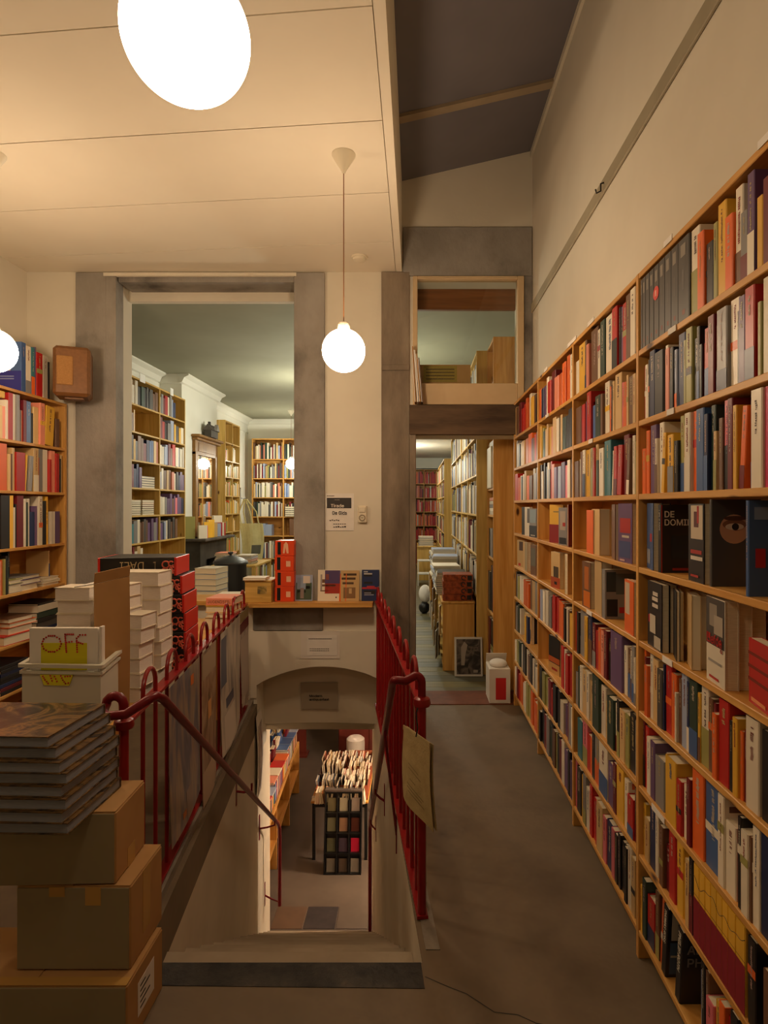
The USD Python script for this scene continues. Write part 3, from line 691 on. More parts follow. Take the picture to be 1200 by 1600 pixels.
def flat(x, y, z, w, dp, t, yaw, c, row=None, spine=False, **k):
    """A book lying flat: (x, y) is the front-left corner seen from the camera; its fore-edge or its spine is in front."""
    a = math.radians(yaw); u, v = np.array([math.cos(a), math.sin(a), 0]), np.array([-math.sin(a), math.cos(a), 0])
    o = np.array([x, y, z])
    m = frame(o, X=v, Y=(0, 0, 1), Z=u) if spine else frame(o + u * w + v * dp, X=-v, Y=(0, 0, 1), Z=-u)
    BOOKS.append(dict(m=m, h=w, t=t - 0.0006, d=dp, c=c, row=row, lying=True, **k))
    return BOOKS[-1]


def lie_left(px, i, zoff, w, dp, t, c, yaw=90, spine=False, **k):   # lying books on the left bookcase, spine or pages towards +x
    y = yl(px)
    flat(-2.715 + rng.uniform(-0.01, 0.005), y, LZ[i + 1] + zoff, w, dp, t, yaw, c, row=lrow(i), spine=spine, **k)


lie_left(-30, 0, 0.268, 0.24, 0.18, 0.045, 'y', spine=True)
lput(3, 'R1s5o8e11k14G17', -30)
lie_left(18, 3, 0, 0.13, 0.2, 0.06, 'g'); lie_left(18, 3, 0.061, 0.14, 0.2, 0.03, 'e')
lie_left(36, 3, 0, 0.2, 0.2, 0.04, 'w'); lie_left(36, 3, 0.041, 0.22, 0.2, 0.035, 'P'); lie_left(30, 3, 0.077, 0.26, 0.2, 0.022, 'g')
for q in range(3):
    lie_left(72, 3, 0.02 * q, 0.2, 0.2, 0.019, 'w')
bk(m=frame((-2.75, yl(88), LZ[4] + 0.0605), math.pi), h=0.19, t=0.012, d=0.17, c='c', row=lrow(3), art=(), label='cream covered booklet standing upright on the fourth shelf of the left bookcase')
bk(m=frame((-2.80, yl(38), LZ[4] + 0.0995), math.radians(176)), h=0.18, t=0.02, d=0.15, c='k', row=lrow(3), art2=[(0.3, 0.7, 0.2, 0.9, '#8a7a68'), (0.4, 0.6, 0.5, 0.8, '#c8b8a0')], label='dark photo-covered book leaning at the back of the fourth shelf, left bookcase')
for q, (t, c) in enumerate([(0.04, 'B'), (0.045, 'K'), (0.03, 'k'), (0.045, 'G'), (0.05, 'w'), (0.014, 'k')]):
    lie_left(62, 4, sum([0.04, 0.045, 0.03, 0.045, 0.05, 0.014][:q]), 0.27, 0.22, t, c, spine=True)
bk(m=frame((-2.79, yl(56), LZ[5]), math.radians(172)), h=0.15, t=0.025, d=0.18, c='o', row=lrow(4), art2=[(0.3, 0.5, 0.45, 0.8, '#5a3a38')], label='bright orange book with a small portrait on the fifth shelf, left bookcase')
for q, (t, c, w) in enumerate([(0.06, 'r', 0.26), (0.05, 'o', 0.22), (0.03, 'o', 0.25), (0.03, 'n', 0.22)]):
    lie_left(10 + 9 * (q > 0), 4, sum([0.06, 0.05, 0.03, 0.03][:q]), w, 0.2, t, c, yaw=84)
for q in range(8):
    lie_left(4, 5, 0.024 * q, 0.3 - 0.01 * (q % 3), 0.2, 0.0235, 'kRBkkBkk'[q], spine=True)
# ------------------------------------------------------------------ railings round the stairs
def u_bar(fn, ya, yb, zb, zt, r=0.0085):
    pa, pb = np.array([fn(ya), ya, 0]), np.array([fn(yb), yb, 0]); c, h = (pa + pb) / 2, (pb - pa) / 2; R = np.linalg.norm(h); d = h / R; up = np.array([0, 0, 1.0])
    pts = [pa + up * zb] + [c + up * (zt - R) + R * (-math.cos(a) * d + math.sin(a) * up) for a in np.linspace(0, math.pi, 11)] + [pb + up * zb]
    return M().tube(pts, r, 8)


def railing(name, label, fn, y0, y1, first, zb, hand, post_y, brackets, zpost):
    t = thing(name, label, 'stair railing', frame((0, 0, 0)))
    dx = fn(y1) - fn(y0); n = np.array([y1 - y0, -dx]) / math.hypot(dx, y1 - y0)
    def bar(z0, z1, w):
        p = [(fn(y) + s * n[0] * w, y + s * n[1] * w) for y, s in ((y0, -1), (y0, 1), (y1, 1), (y1, -1))]
        return M().poly(p, z0, z1)
    obj('top_bar', bar(0.806, 0.818, 0.021), REDP, t)
    obj('bottom_bar', bar(zb, zb + 0.012, 0.021), REDP, t)
    for k in range(8):
        yc = first + 0.303 * k
        if yc + 0.08 < y1:
            obj('hooped_bar', u_bar(fn, yc - 0.075, yc + 0.075, zb - 0.03, 0.925), REDP, t, smooth=40)
    obj('post', M().tube([(fn(post_y), post_y, -0.0), (fn(post_y), post_y, zpost)], 0.016, 12), REDP, t, smooth=40)
    obj('post_collar', M().lathe([(0.0, 0.792), (0.03, 0.796), (0.034, 0.806), (0.03, 0.824), (0.017, 0.832), (0.0, 0.832)], (fn(post_y), post_y, 0)), REDP, t, smooth=40)
    obj('handrail', M().tube(hand, 0.0155, 10), REDD, t, smooth=50)
    for p, q in brackets:
        p, q = np.array(p), np.array(q)
        b = obj('wall_bracket', M().tube([p, p + (0, 0, -0.05), (p + q) / 2 + (0, 0, -0.06), q + (0, 0, -0.06)], 0.007, 6), REDD, t, smooth=50)
        obj('bracket_plate', M().box(q[0] - 0.004, q[0] + 0.004, q[1] - 0.012, q[1] + 0.012, q[2] - 0.15, q[2] + 0.05), REDD, b)
    return t


ry = 2.29
hr = [(RR(ry), ry, 0.83), (RR(ry), ry, 0.885)] + arc((RR(ry) - 0.025, ry, 0.885), 0.025, 0, math.pi / 2, (1, 0, 0), (0, 0, 1), 5)[1:] + [(-0.04, 2.27, 0.895), (-0.065, 2.265, 0.90), (-0.082, 2.28, 0.895), (-0.09, 2.32, 0.87)]
hr_end = (-0.398, 5.25, -1.20)
hr += [tuple(np.array(hr[-1]) + (np.array(hr_end) - np.array(hr[-1])) * f) for f in (0.3, 0.6, 0.97)] + [(-0.40, 5.28, -1.25), (-0.40, 5.28, -1.5), (-0.40, 5.28, -2.21)]
railing('stair_railing', 'red iron railing with hooped bars to the right of the stairwell', RR, 2.27, 4.72, 2.505, 0.005, hr, 2.29,
        [(np.array(hr[-6]) * 0.55 + np.array(hr[-7]) * 0.45, (WR(3.05), 3.05, 0.26 - 0.3)), ((-0.262, 3.93, -0.26), (WR(3.93), 3.93, -0.30)), ((-0.37, 4.97, -1.0), (WR(4.97), 4.97, -1.04))], 0.835)
ly = 2.06
hl = [(RL(ly), ly, 0.82), (RL(ly), ly, 0.875)] + arc((RL(ly) - 0.03, ly, 0.875), 0.03, 0, math.pi, (1, 0, 0), (0, 0, 1), 7)[1:] + [(RL(ly) - 0.055, ly - 0.03, 0.86), (RL(ly) - 0.03, ly - 0.055, 0.855), (RL(ly) + 0.03, ly - 0.05, 0.86), (-0.905, ly - 0.02, 0.895), (-0.882, ly, 0.905), (-0.878, ly + 0.05, 0.88)]
hl_end = (-1.185, 5.26, -1.21)
hl += [tuple(np.array(hl[-1]) + (np.array(hl_end) - np.array(hl[-1])) * f) for f in (0.3, 0.6, 0.97)] + [(-1.187, 5.29, -1.26), (-1.187, 5.29, -1.5), (-1.187, 5.29, -1.93)]
railing('stair_railing', 'red iron railing with hooped bars and posters to the left of the stairwell', RL, 2.05, 4.565, 2.33, 0.04, hl, 2.06,
        [((-1.04, 3.85, -0.21), (WL(3.85), 3.85, -0.2)), ((-1.15, 4.95, -1.0), (WL(4.95) - 0.01, 4.95, -1.02)), ((-1.187, 5.29, -1.85), (WL(5.29) - 0.012, 5.29, -1.78))], 0.86)


def poster_mat(name, cols, scale, stretch=(1, 1, 1), rough=0.35, distortion=1.0):
    n = {'g': ('texture_coordinate', {}), 'map': ('mapping', {'scale': stretch}), 'n': ('noise_texture', {'scale': scale, 'detail': 3, 'distortion': distortion}),
         'r': ('rgb_ramp', {'ramp': [(0.25 + 0.5 * i / (len(cols) - 1), lin(c)) for i, c in enumerate(cols)]}), 'p': ('principled_bsdf', {'roughness': rough})}
    return mat(name, n, [('g.object', 'map.vector'), ('map.vector', 'n.vector'), ('n.fac', 'r.fac'), ('r.color', 'p.base_color')])


def rail_poster(label, ya, yb, z0, z1, m, shapes, bow=0.02, skew=0.0):
    t = thing('poster', label, 'poster', frame((0, 0, 0)), group='posters hung on the left stair railing')
    def fn(u, v, o=0.0):
        y = ya + (yb - ya) * u + skew * (1 - v); x = RL(y) + 0.028 + o + bow * (1 - v) ** 2 * (0.4 + 0.6 * math.sin(math.pi * u + 0.4))
        return (x, y, z0 + (z1 - z0) * v)
    t2 = obj('poster_sheet', M().sheet(fn, 8, 12), m, t)
    for nm, (u0, u1, v0, v1), c in shapes:
        obj(nm, M().sheet(lambda u, v: fn(u0 + (u1 - u0) * u, v0 + (v1 - v0) * v, 0.0016), 5, 7, 0.0006), cm(c), t2)
    return t


rail_poster('large blue-brown poster nearest the viewer on the left railing', 2.49, 3.02, 0.14, 0.80, poster_mat('poster_dusk', [(46, 42, 52), (92, 90, 108), (150, 128, 108), (100, 88, 84)], 3.2, (1, 2.5, 0.8)),
            [('orange_mark', (0.66, 0.76, 0.86, 0.93), '#c86a28'), ('pale_shape', (0.42, 0.62, 0.02, 0.2), '#8f7f78'), ('orange_mark', (0.3, 0.4, 0.06, 0.1), '#b8652c')])
rail_poster('narrow brown poster with pale sheets, second on the left railing', 3.06, 3.40, 0.02, 0.80, poster_mat('poster_brown', [(52, 38, 30), (120, 84, 58), (170, 140, 112), (70, 56, 50)], 4.5, (1, 2, 0.8)),
            [('pale_sheet', (0.02, 0.9, 0.0, 0.22), '#b8a088'), ('pale_heading', (0.05, 0.98, 0.82, 0.98), '#a8947c'), ('bright_spot', (0.4, 0.62, 0.52, 0.64), '#d09a60')], bow=0.01)
rail_poster('large pale poster with white sheets, third on the left railing', 3.53, 4.20, 0.10, 0.80, poster_mat('poster_pale', [(84, 84, 96), (176, 168, 160), (206, 196, 182), (150, 140, 124)], 2.6, (1, 2, 1)),
            [('white_sheet', (0.1, 0.6, 0.02, 0.3), '#cfc6bc'), ('blue_patch', (0.02, 0.25, 0.55, 0.95), '#5a6076'), ('dark_patch', (0.2, 0.55, 0.34, 0.42), '#54566a')], bow=0.035, skew=-0.05)
rail_poster('narrow poster with dark lettering strip, farthest on the left railing', 4.18, 4.55, 0.16, 0.80, poster_mat('poster_grey', [(70, 64, 64), (140, 128, 120), (190, 178, 166), (110, 98, 92)], 4.0, (1, 2, 1)),
            [('heading_strip', (0.0, 1.0, 0.9, 1.0), '#8a7c58'), ('dark_strip', (0.0, 1.0, 0.78, 0.89), '#6a2a2c'), ('pale_frame', (0.05, 0.95, 0.1, 0.72), '#b0a49c')], bow=0.03)
t = thing('poster', 'black and white portrait print hanging on the left cellar stair wall', 'poster', frame((0, 0, 0)))
pf = lambda u, v, o=0.0: (WL(4.62 + 0.30 * u) + 0.012 + o + 0.015 * math.sin(math.pi * v), 4.62 + 0.30 * u, -0.72 + 0.66 * v)
obj('poster_sheet', M().sheet(pf, 6, 10), PAPER, t)
obj('grey_figure', M().sheet(lambda u, v: pf(0.2 + 0.6 * u, 0.08 + 0.78 * v, 0.002), 5, 9, 0.0006), poster_mat('poster_figure', [(60, 56, 60), (150, 140, 140), (214, 202, 196), (120, 110, 112)], 7.0, (1, 2, 1)), t)

# canvas bag hanging from the near post of the right railing
t = thing('canvas_bag', 'beige canvas bag with faint print hanging from the near end of the right railing', 'bag', frame((0, 0, 0)))
A_, B_ = np.array([-0.057, 2.35, 0.70]), np.array([0.042, 2.17, 0.70])
BAG = noisy('bag_canvas', (168, 148, 104), (186, 166, 120), 20, rough=0.9, bump=0.2)
def bag(u, v, o=0.0):
    p = A_ + (B_ - A_) * u; nrm = np.array([-0.82, -0.57, 0]); zb = 0.455 - 0.075 * u ** 1.5
    z = zb + (p[2] - zb) * v
    return (p[0] + nrm[0] * (o + 0.022 * math.sin(math.pi * u) * (1 - v) ** 0.7 - 0.012 + 0.014 * math.sin(5 * u + 3 * v) * (1 - v)), p[1] + nrm[1] * (o + 0.02 * math.sin(math.pi * u) * (1 - v) - 0.012), z)
obj('bag_panel', M().sheet(bag, 10, 14, 0.002), BAG, t)
obj('bag_panel', M().sheet(lambda u, v: bag(u + 0.0, v * 0.97, -0.014), 10, 14, 0.002), BAG, t)
obj('bag_hem', M().sheet(lambda u, v: bag(u, 0.93 + 0.07 * v, 0.003), 10, 3, 0.0012), BAG, t)
for k, (v, u0, u1) in enumerate([(0.55, 0.3, 0.62), (0.50, 0.32, 0.7), (0.38, 0.4, 0.56), (0.30, 0.34, 0.78), (0.26, 0.36, 0.74), (0.22, 0.4, 0.8)]):
    obj('faint_print', M().sheet(lambda u, w: bag(u0 + (u1 - u0) * u, v - 0.09 * (u0 + (u1 - u0) * u) + 0.012 * w, 0.0035), 6, 2, 0.0004), plain('faded_print', (140, 124, 88), 0.9), t)
obj('hook_loop', M().tube([(0.0, 2.236, 0.70), (0.006, 2.238, 0.73), (0.0, 2.262, 0.78), (0.008, 2.268, 0.80)], 0.003, 6), BLACK, t, smooth=50)

# ------------------------------------------------------------------ papers on the end wall
def paper(name, label, cat, p0, p1, Y, m=None, th=0.0015, parent=None, **k):   # flat sheet facing the viewer between two pixels
    a, b = at(*p0, Y), at(*p1, Y)
    t = thing(name, label, cat, frame((a[0], Y, b[2])), **k)
    w, hh = b[0] - a[0], a[2] - b[2]
    obj('sheet', M().sheet(lambda u, v: (w * u, -0.003 * (1 - v) ** 2 - th / 2, hh * v), 4, 6, th), m or PAPER, t)
    return t, w, hh
def marks(t, name, rects, c, y=-0.0035):
    m = M()
    for x0, x1, z0, z1 in rects:
        m.box(x0, x1, y - 0.0005, y, z0, z1)
    obj(name, m, cm(c), t, kind='stuff' if len(rects) > 1 else None)
def text_on(t, name, txt, hgt, x, z, c, y=-0.0038, bold=False, width=None):
    v, f = lettering(txt, hgt, (x, y, z), (1, 0, 0), (0, 0, 1), bold=bold)
    if width:
        v[:, 0] = x + (v[:, 0] - x) * width / (v[:, 0].max() - x)
    obj(name, (v, f), cm(c), t)
t, w, h = paper('notice', 'white paper with a Tirade magazine heading taped to the white wall', 'notice', (509, 771), (553, 829), YE - 0.0)
marks(t, 'dark_band', [(0.010, w - 0.02, h - 0.115, h - 0.035)], '#3a3634', -0.0038)
text_on(t, 'heading', 'Tirade', 0.024, 0.038, h - 0.108, '#e0d8cc', -0.0045, True, 0.105)
text_on(t, 'title', 'De Gids', 0.026, 0.05, h - 0.165, '#3a3634', -0.0045, True, 0.115)
text_on(t, 'small_heading', 'TELEX', 0.010, 0.066, h - 0.055, '#b8b0a6', -0.0045)
marks(t, 'pen_notes', [(0.01 + 0.012 * k, 0.018 + 0.012 * k, h - 0.022, h - 0.016) for k in range(5)] + [(0.03 + 0.016 * k, 0.042 + 0.016 * k, 0.075 + 0.004 * (k % 2), 0.082 + 0.004 * (k % 2)) for k in range(5)] + [(0.06 + 0.017 * k, 0.072 + 0.017 * k, 0.048, 0.054) for k in range(6)] + [(0.06 + 0.017 * k, 0.073 + 0.017 * k, 0.024, 0.030 + 0.003 * (k % 3)) for k in range(6)], '#4a4442', -0.005)
t, w, h = paper('notice', 'white notice with two lines of small type on the panel above the stair arch', 'notice', (470, 986), (531, 1029), YE - 0.012, plain('pale_notice', (222, 214, 204), 0.8))
obj('inner_sheet', bx(0.05, w - 0.02, -0.006, -0.004, 0.025, h - 0.03), PAPER, t)
marks(t, 'typed_line', [(0.062 + 0.014 * k, 0.073 + 0.014 * k, h - 0.062, h - 0.056) for k in range(13)] + [(0.07 + 0.014 * k, 0.081 + 0.014 * k, 0.075, 0.08) for k in range(11)] + [(0.07 + 0.014 * k, 0.081 + 0.014 * k, 0.06, 0.065) for k in range(11)], '#6a625c', -0.0068)
t = thing('sign', 'grey sign reading Modern antiquariaat on the slope above the stairs', 'sign', frame((0, 0, 0)))
def sof(u, v, o=0.0):
    q0, q1 = np.array([-0.935, 4.935, 0.115]), np.array([-0.635, 4.935, 0.115]); p = q0 + (q1 - q0) * u; d = np.array([0, 0.036, -0.225])
    return tuple(p + d * (1 - v) - np.array([0, 0.006 + o, 0.0]))
obj('sign_board', M().sheet(sof, 4, 4, 0.003), plain('sign_grey', (170, 158, 138), 0.8), t)
for txt, v, wd in (('Modern', 0.46, 0.36), ('antiquariaat', 0.33, 0.55)):
    O = np.array(sof(0.22, v, 0.004)); R_ = np.array([1.0, 0, 0]); U_ = np.array([0, -0.036, 0.225]) / math.hypot(0.036, 0.225)
    vv, f = lettering(txt, 0.019, O, R_, U_, bold=True); vv[:, 0] = O[0] + (vv[:, 0] - O[0]) * wd * 0.295 / (vv[:, 0].max() - O[0])
    obj('lettering', (vv, f), cm('#241f1c'), t)
s0, s1 = at(559, 790, YE), at(574, 817, YE)
t = thing('light_switch', 'cream double switch and socket plate on the white wall', 'switch', frame((s0[0], YE, s1[2])))
obj('plate', cbx(0, s1[0] - s0[0], -0.028, 0.0, 0, s0[2] - s1[2], c=0.008), PLASTIC_W, t)
obj('rocker', cbx(0.012, 0.062, -0.034, -0.027, 0.082, 0.122, c=0.004), PLASTIC_W, t)
obj('socket', M().lathe([(0.024, 0.0), (0.026, 0.003), (0.018, 0.004), (0.017, -0.004), (0, -0.004)], (0, 0, 0), 20).moved(frame((0.037, -0.028, 0.04), X=(1, 0, 0), Y=(0, 0, 1), Z=(0, -1, 0))), plain('socket_grey', (150, 136, 112), 0.5), t)
marks(t, 'socket_hole', [(0.030, 0.034, 0.036, 0.044), (0.040, 0.044, 0.036, 0.044)], '#3a3028', -0.0305)

# boards leaning in the corner of the transom
for k in range(4):
    a, b = at(643 + 3.2 * k, 545 + 6 * k, 4.69), at(648 + 3.5 * k, 634, 4.66)
    t = thing('picture_board', 'thin board leaning beside the transom window, number %s from the stone pillar' % ['one', 'two', 'three', 'four'][k], 'board', frame((0, 0, 0)))
    dx = 0.012
    obj('board', M().hexa([(b[0], 4.60, 2.335), (b[0] + dx, 4.60, 2.335), (b[0] + dx, 4.715, 2.335), (b[0], 4.715, 2.335), (a[0], 4.61, a[2]), (a[0] + dx, 4.61, a[2]), (a[0] + dx, 4.715, a[2]), (a[0], 4.715, a[2])]), [CARD, PAPER, CARD, plain('board_grey', (110, 92, 84), 0.7)][k], t)
    obj('board_edge', M().hexa([(b[0], 4.597, 2.335), (b[0] + 0.004, 4.597, 2.335), (b[0] + 0.004, 4.60, 2.335), (b[0], 4.60, 2.335), (a[0], 4.607, a[2]), (a[0] + 0.004, 4.607, a[2]), (a[0] + 0.004, 4.61, a[2]), (a[0], 4.61, a[2])]), PAPER, t)

# speaker at the end of the left bookcase
t = thing('speaker', 'brown box loudspeaker on the top end of the left bookcase', 'speaker', frame((-2.535, 4.52, 2.345), math.radians(24)))
obj('cabinet', cbx(-0.13, 0.11, -0.13, 0.12, 0.0, 0.36, c=0.022), BROWN_PL, t, smooth=30)
obj('grille', cbx(-0.105, 0.0, -0.139, -0.128, 0.075, 0.285, c=0.006), noisy('speaker_grille', (150, 108, 60), (166, 120, 70), 90, rough=0.8), t)
obj('bracket', bx(-0.06, 0.06, -0.05, 0.05, -0.012, 0.002), BROWN_PL, t)

# ------------------------------------------------------------------ sill books and boxes
SY = 4.66
def stand(px0, px1, pyt, Y, c, t, yaw=0, art=(), text=(), lean=6, row='sill below the big opening', **k):   # book standing with its cover towards the viewer
    a, b = at(px0, pyt, Y), at(px1, 941, Y); w = b[0] - a[0]; h = a[2] - 0.812
    al = math.radians(lean); y = math.radians(yaw)
    X = np.array([math.cos(y), math.sin(y), 0]); N = np.array([-math.sin(y), math.cos(y), 0])
    Z = N * math.sin(al) + np.array([0, 0, math.cos(al)]); Yv = np.cross(Z, X)
    BOOKS.append(dict(m=frame((a[0], Y, 0.813), X=X, Y=Yv, Z=Z), h=h / math.cos(al), t=t, d=w, c=c, row=row, art=art, text=text, **k))
stand(461, 488, 899, 4.70, 'l', 0.025, art=[(0.05, 0.95, 0.05, 0.7, '#4a5a48'), (0.1, 0.6, 0.45, 0.9, '#8fa0b8'), (0.45, 0.85, 0.68, 0.96, '#d8ccc0'), (0.3, 0.5, 0.1, 0.5, '#8c7c78')], label='paperback with a blue-green painted cover right of the red boxes on the sill')
stand(496, 531, 891, 4.69, 'w', 0.022, art=[(0.32, 1.0, 0.24, 0.98, '#a83424'), (0.32, 1.0, 0.56, 0.98, '#54426c'), (0.36, 0.5, 0.68, 0.86, '#8a4a40'), (0.12, 0.2, 0.35, 0.85, '#a89c94'), (0.8, 0.86, 0.1, 0.14, '#4a3a38')], label='white book with a red and purple picture standing on the sill')
stand(532, 561, 892, 4.68, 'c', 0.02, art=[(0.15, 0.85, 0.83, 0.9, '#4a3420'), (0.05, 0.8, 0.7, 0.77, '#4a3420'), (0.1, 0.7, 0.55, 0.62, '#5a4430'), (0.15, 0.8, 0.1, 0.45, '#8a6844'), (0.45, 0.6, 0.25, 0.42, '#c8a878')], label='tan book with brown scrawled lettering standing on the sill')
stand(565, 592, 891, 4.70, 'B', 0.022, art=[(0.1, 0.35, 0.92, 0.95, '#c8c4c0'), (0.12, 0.6, 0.85, 0.89, '#c8c4c0'), (0.02, 0.98, 0.38, 0.44, '#b02c34'), (0.3, 0.75, 0.42, 0.48, '#b02c34'), (0.15, 0.55, 0.24, 0.27, '#9898a8'), (0.15, 0.7, 0.18, 0.21, '#9898a8')], label='navy book with a red scribble at the right end of the sill')
stand(528, 541, 897, 4.692, 'o', 0.008, yaw=-12, art=(), label='narrow orange booklet half hidden behind the tan book on the sill')
for k in range(4):
    z0 = 0.813 + 0.117 * k; p0, p1 = at(429, 0, 4.66), at(459, 0, 4.66)
    t = thing('red_box', 'orange-red carton %s of the stack on the window sill' % ['at the bottom', 'second from the bottom', 'third from the bottom', 'on top'][k], 'carton', frame((p0[0] + 0.003 * (k % 2), 4.66, z0)), group='orange-red cartons stacked on the sill')
    w = p1[0] - p0[0]
    obj('carton_body', cbx(0, w, 0, 0.2, 0, 0.116, c=0.003), plain('carton_red', (226, 76, 36), 0.35), t)
    obj('dark_spine_panel', bx(0.02, 0.045, -0.0008, 0.0, 0.01, 0.106), BLACK, t)
    if k < 3:
        obj('pale_label', bx(0.088, 0.122, -0.0008, 0.0, 0.035, 0.078), plain('label_peach', (236, 184, 150), 0.6), t)
    else:
        obj('pale_figure', M().ext(Polygon([(0.06, 0.02), (0.075, 0.02), (0.08, 0.07), (0.09, 0.02), (0.105, 0.02), (0.1, 0.09), (0.085, 0.108), (0.068, 0.09)]), -0.0008, 0.0, 'xz'), plain('label_peach', (236, 184, 150), 0.6), t)
t = thing('wooden_box', 'shallow wooden box with a small picture on its front, left of the red cartons', 'box', frame((-1.30, 4.62, 0.813)))
obj('box_front', cbx(0, 0.2, 0, 0.012, 0, 0.155, c=0.002), YEL_X, t); obj('box_back', cbx(0, 0.2, 0.2, 0.212, 0, 0.155, c=0.002), YEL_X, t)
obj('box_side', bx(0, 0.012, 0.012, 0.2, 0, 0.15), YEL_X, t); obj('box_side', bx(0.188, 0.2, 0.012, 0.2, 0, 0.15), YEL_X, t)
obj('box_lid', cbx(-0.004, 0.204, -0.004, 0.216, 0.156, 0.17, c=0.003), YEL_X, t)
obj('box_picture', bx(0.095, 0.165, -0.0012, 0.0, 0.065, 0.125), poster_mat('box_art', [(60, 60, 80), (140, 120, 60), (190, 160, 100), (90, 90, 70)], 22), t)
for k, (c, dz) in enumerate([('w', 0.02), ('l', 0.022), ('w', 0.025)]):
    flat(-1.31 + 0.01 * k, 4.60, 0.813 + 0.171 + 0.0, 0.17, 0.14, 0.02, 0, c, row='sill below the big opening') if k == 0 else flat(-1.56 + 0.012 * k, 4.66, 0.813 + 0.026 * k - 0.026, 0.22, 0.2, 0.025, 3, c, row='sill below the big opening')

# ------------------------------------------------------------------ the display table, stacks and boxes on the left
TZ = 0.715
t = thing('display_table', 'wooden table hidden under the piles of books behind the left railing', 'table', frame((0, 0, 0)))
obj('tabletop', M().poly([(-1.66, 2.16), (-1.10, 2.16), (-1.39, 4.5), (-1.66, 4.5)], TZ - 0.03, TZ), PINE_Y, t)
for x, y in ((-1.62, 2.2), (-1.15, 2.2), (-1.62, 4.42), (-1.44, 4.42)):
    obj('leg', bx(x - 0.03, x + 0.03, y - 0.03, y + 0.03, 0, TZ - 0.03), PINE_Z, t)
# white shrink-wrapped paperbacks
def pile(name, x, y, z0, n, w, dp, t, yaw, jig=0.006):
    for q in range(n):
        flat(x + rng.uniform(-jig, jig), y + rng.uniform(-jig, jig), z0 + t * q, w, dp, t, yaw + rng.uniform(-3, 3), 'w', pile=(name, q, n), pages='w')
pile('wide tall pile before the red-ended boxes', -1.42, 2.85, TZ, 8, 0.22, 0.14, 0.0655, -1)
pile('narrow pile behind the cardboard flap', -1.40, 2.66, TZ, 9, 0.145, 0.12, 0.0545, -6)
pile('low pile beside the railing', -1.25, 2.575, TZ, 6, 0.085, 0.125, 0.062, -5)
pile('pile left of the cardboard flap', -1.60, 2.70, TZ, 8, 0.16, 0.13, 0.059, 0)
# art-book slipcases: black spine with lettering, red ends
for q in range(6):
    dx = [0.03, 0.03, 0.026, 0.022, 0.008, -0.018][q]
    t = thing('book_carton', 'black and red art-book carton %s of the tall stack beside the railing' % ['at the bottom', 'second from the bottom', 'third from the bottom', 'third from the top', 'second from the top', 'on top'][q], 'carton',
              frame((-1.20 + dx, 3.10 - 0.01 * (q % 2), TZ + 0.0955 * q), math.radians(6)), group='black and red art-book cartons')
    obj('carton_body', cbx(-0.37, -0.001, 0.001, 0.25, 0.0, 0.0945, c=0.002), plain('carton_black', (30, 27, 28), 0.35), t)
    obj('red_end', cbx(-0.012, 0.0, 0.0, 0.251, 0.001, 0.094, c=0.002), plain('carton_end_red', (214, 44, 34), 0.35), t)
    orn = M()
    for cx_, cz_, r_ in ((-0.052, 0.058, 0.017), (-0.055, 0.026, 0.015), (-0.026, 0.062, 0.012), (-0.022, 0.036, 0.011)):
        orn.tube([(cx_ + r_ * math.cos(a), -0.0004, cz_ + r_ * math.sin(a)) for a in np.linspace(0.6, 5.9, 12)], 0.0042, 5)
    orn.tube([(-0.03, -0.0004, 0.05), (-0.018, -0.0004, 0.03), (-0.016, -0.0004, 0.012)], 0.0042, 5)
    obj('pink_ornament', orn, plain('ornament_pink', (226, 110, 90), 0.5), t)
    if q == 5:
        for tx, x, wd in (('DALI', -0.155, 0.12), ('I.', -0.1, 0.012)):
            v, f = lettering(tx, 0.042, (x, -0.0002, 0.073), (-1, 0, 0), (0, 0, -1)); v[:, 0] = x + (v[:, 0] - x) * wd / (x - v[:, 0].min()); obj('lettering', (v, f), cm('#c8b48a'), t)
        obj('red_end', cbx(-0.382, -0.3705, 0.0, 0.251, 0.001, 0.094, c=0.002), plain('carton_end_red', (214, 44, 34), 0.35), t)
# further books between the slipcases and the sill
for k, (px, py, Y, w, dp, tt, c) in enumerate([(322, 960, 4.08, 0.21, 0.2, 0.03, 'w'), (321, 950, 4.09, 0.21, 0.2, 0.045, 'y'), (322, 935, 4.10, 0.22, 0.2, 0.05, 's')]):
    p = at(px, py, Y); flat(p[0], Y, [0.80, 0.831, 0.877][k], w - 0.04, dp, tt, -4, c, row='table behind the left railing', spine=k == 2)
    if k == 2:
        BOOKS[-1]['sp'] = [('JUGENDSTIL', 0.95, 0.018, '#5a4a30')]; BOOKS[-1]['label'] = 'salmon book with JUGENDSTIL on its spine lying behind the left railing'
flat(-1.42, 4.08, TZ, 0.165, 0.2, 0.084, -4, 'c', row='table behind the left railing')

# plastic crate with its sign
ca, cb_ = np.array([-1.452, 2.22]), np.array([-1.135, 2.20]); cd = np.array([-0.06, 0.31]); CZ0, CZ1 = TZ, 0.972
t = thing('plastic_crate', 'pale grey plastic crate holding boards, next to the stack of large books', 'crate', frame((0, 0, 0)))
ring = lambda s: [ca + (cb_ - ca) * (0.0 + s) + cd * s, cb_ - (cb_ - ca) * s + cd * s, cb_ + cd - (cb_ - ca) * s - cd * s, ca + cd + (cb_ - ca) * s - cd * s]
outer, inner = ring(0.03), ring(0.05)
sh = Polygon(outer).difference(Polygon(inner))
obj('crate_wall', M().ext(sh, CZ0, CZ1 - 0.03, 'xy'), BIN, t)
obj('crate_base', M().ext(Polygon(outer), CZ0, CZ0 + 0.006, 'xy'), BIN, t)
obj('crate_rim', M().ext(Polygon(outer).buffer(0.012, join_style=1).difference(Polygon(inner)), CZ1 - 0.012, CZ1, 'xy'), BIN, t)
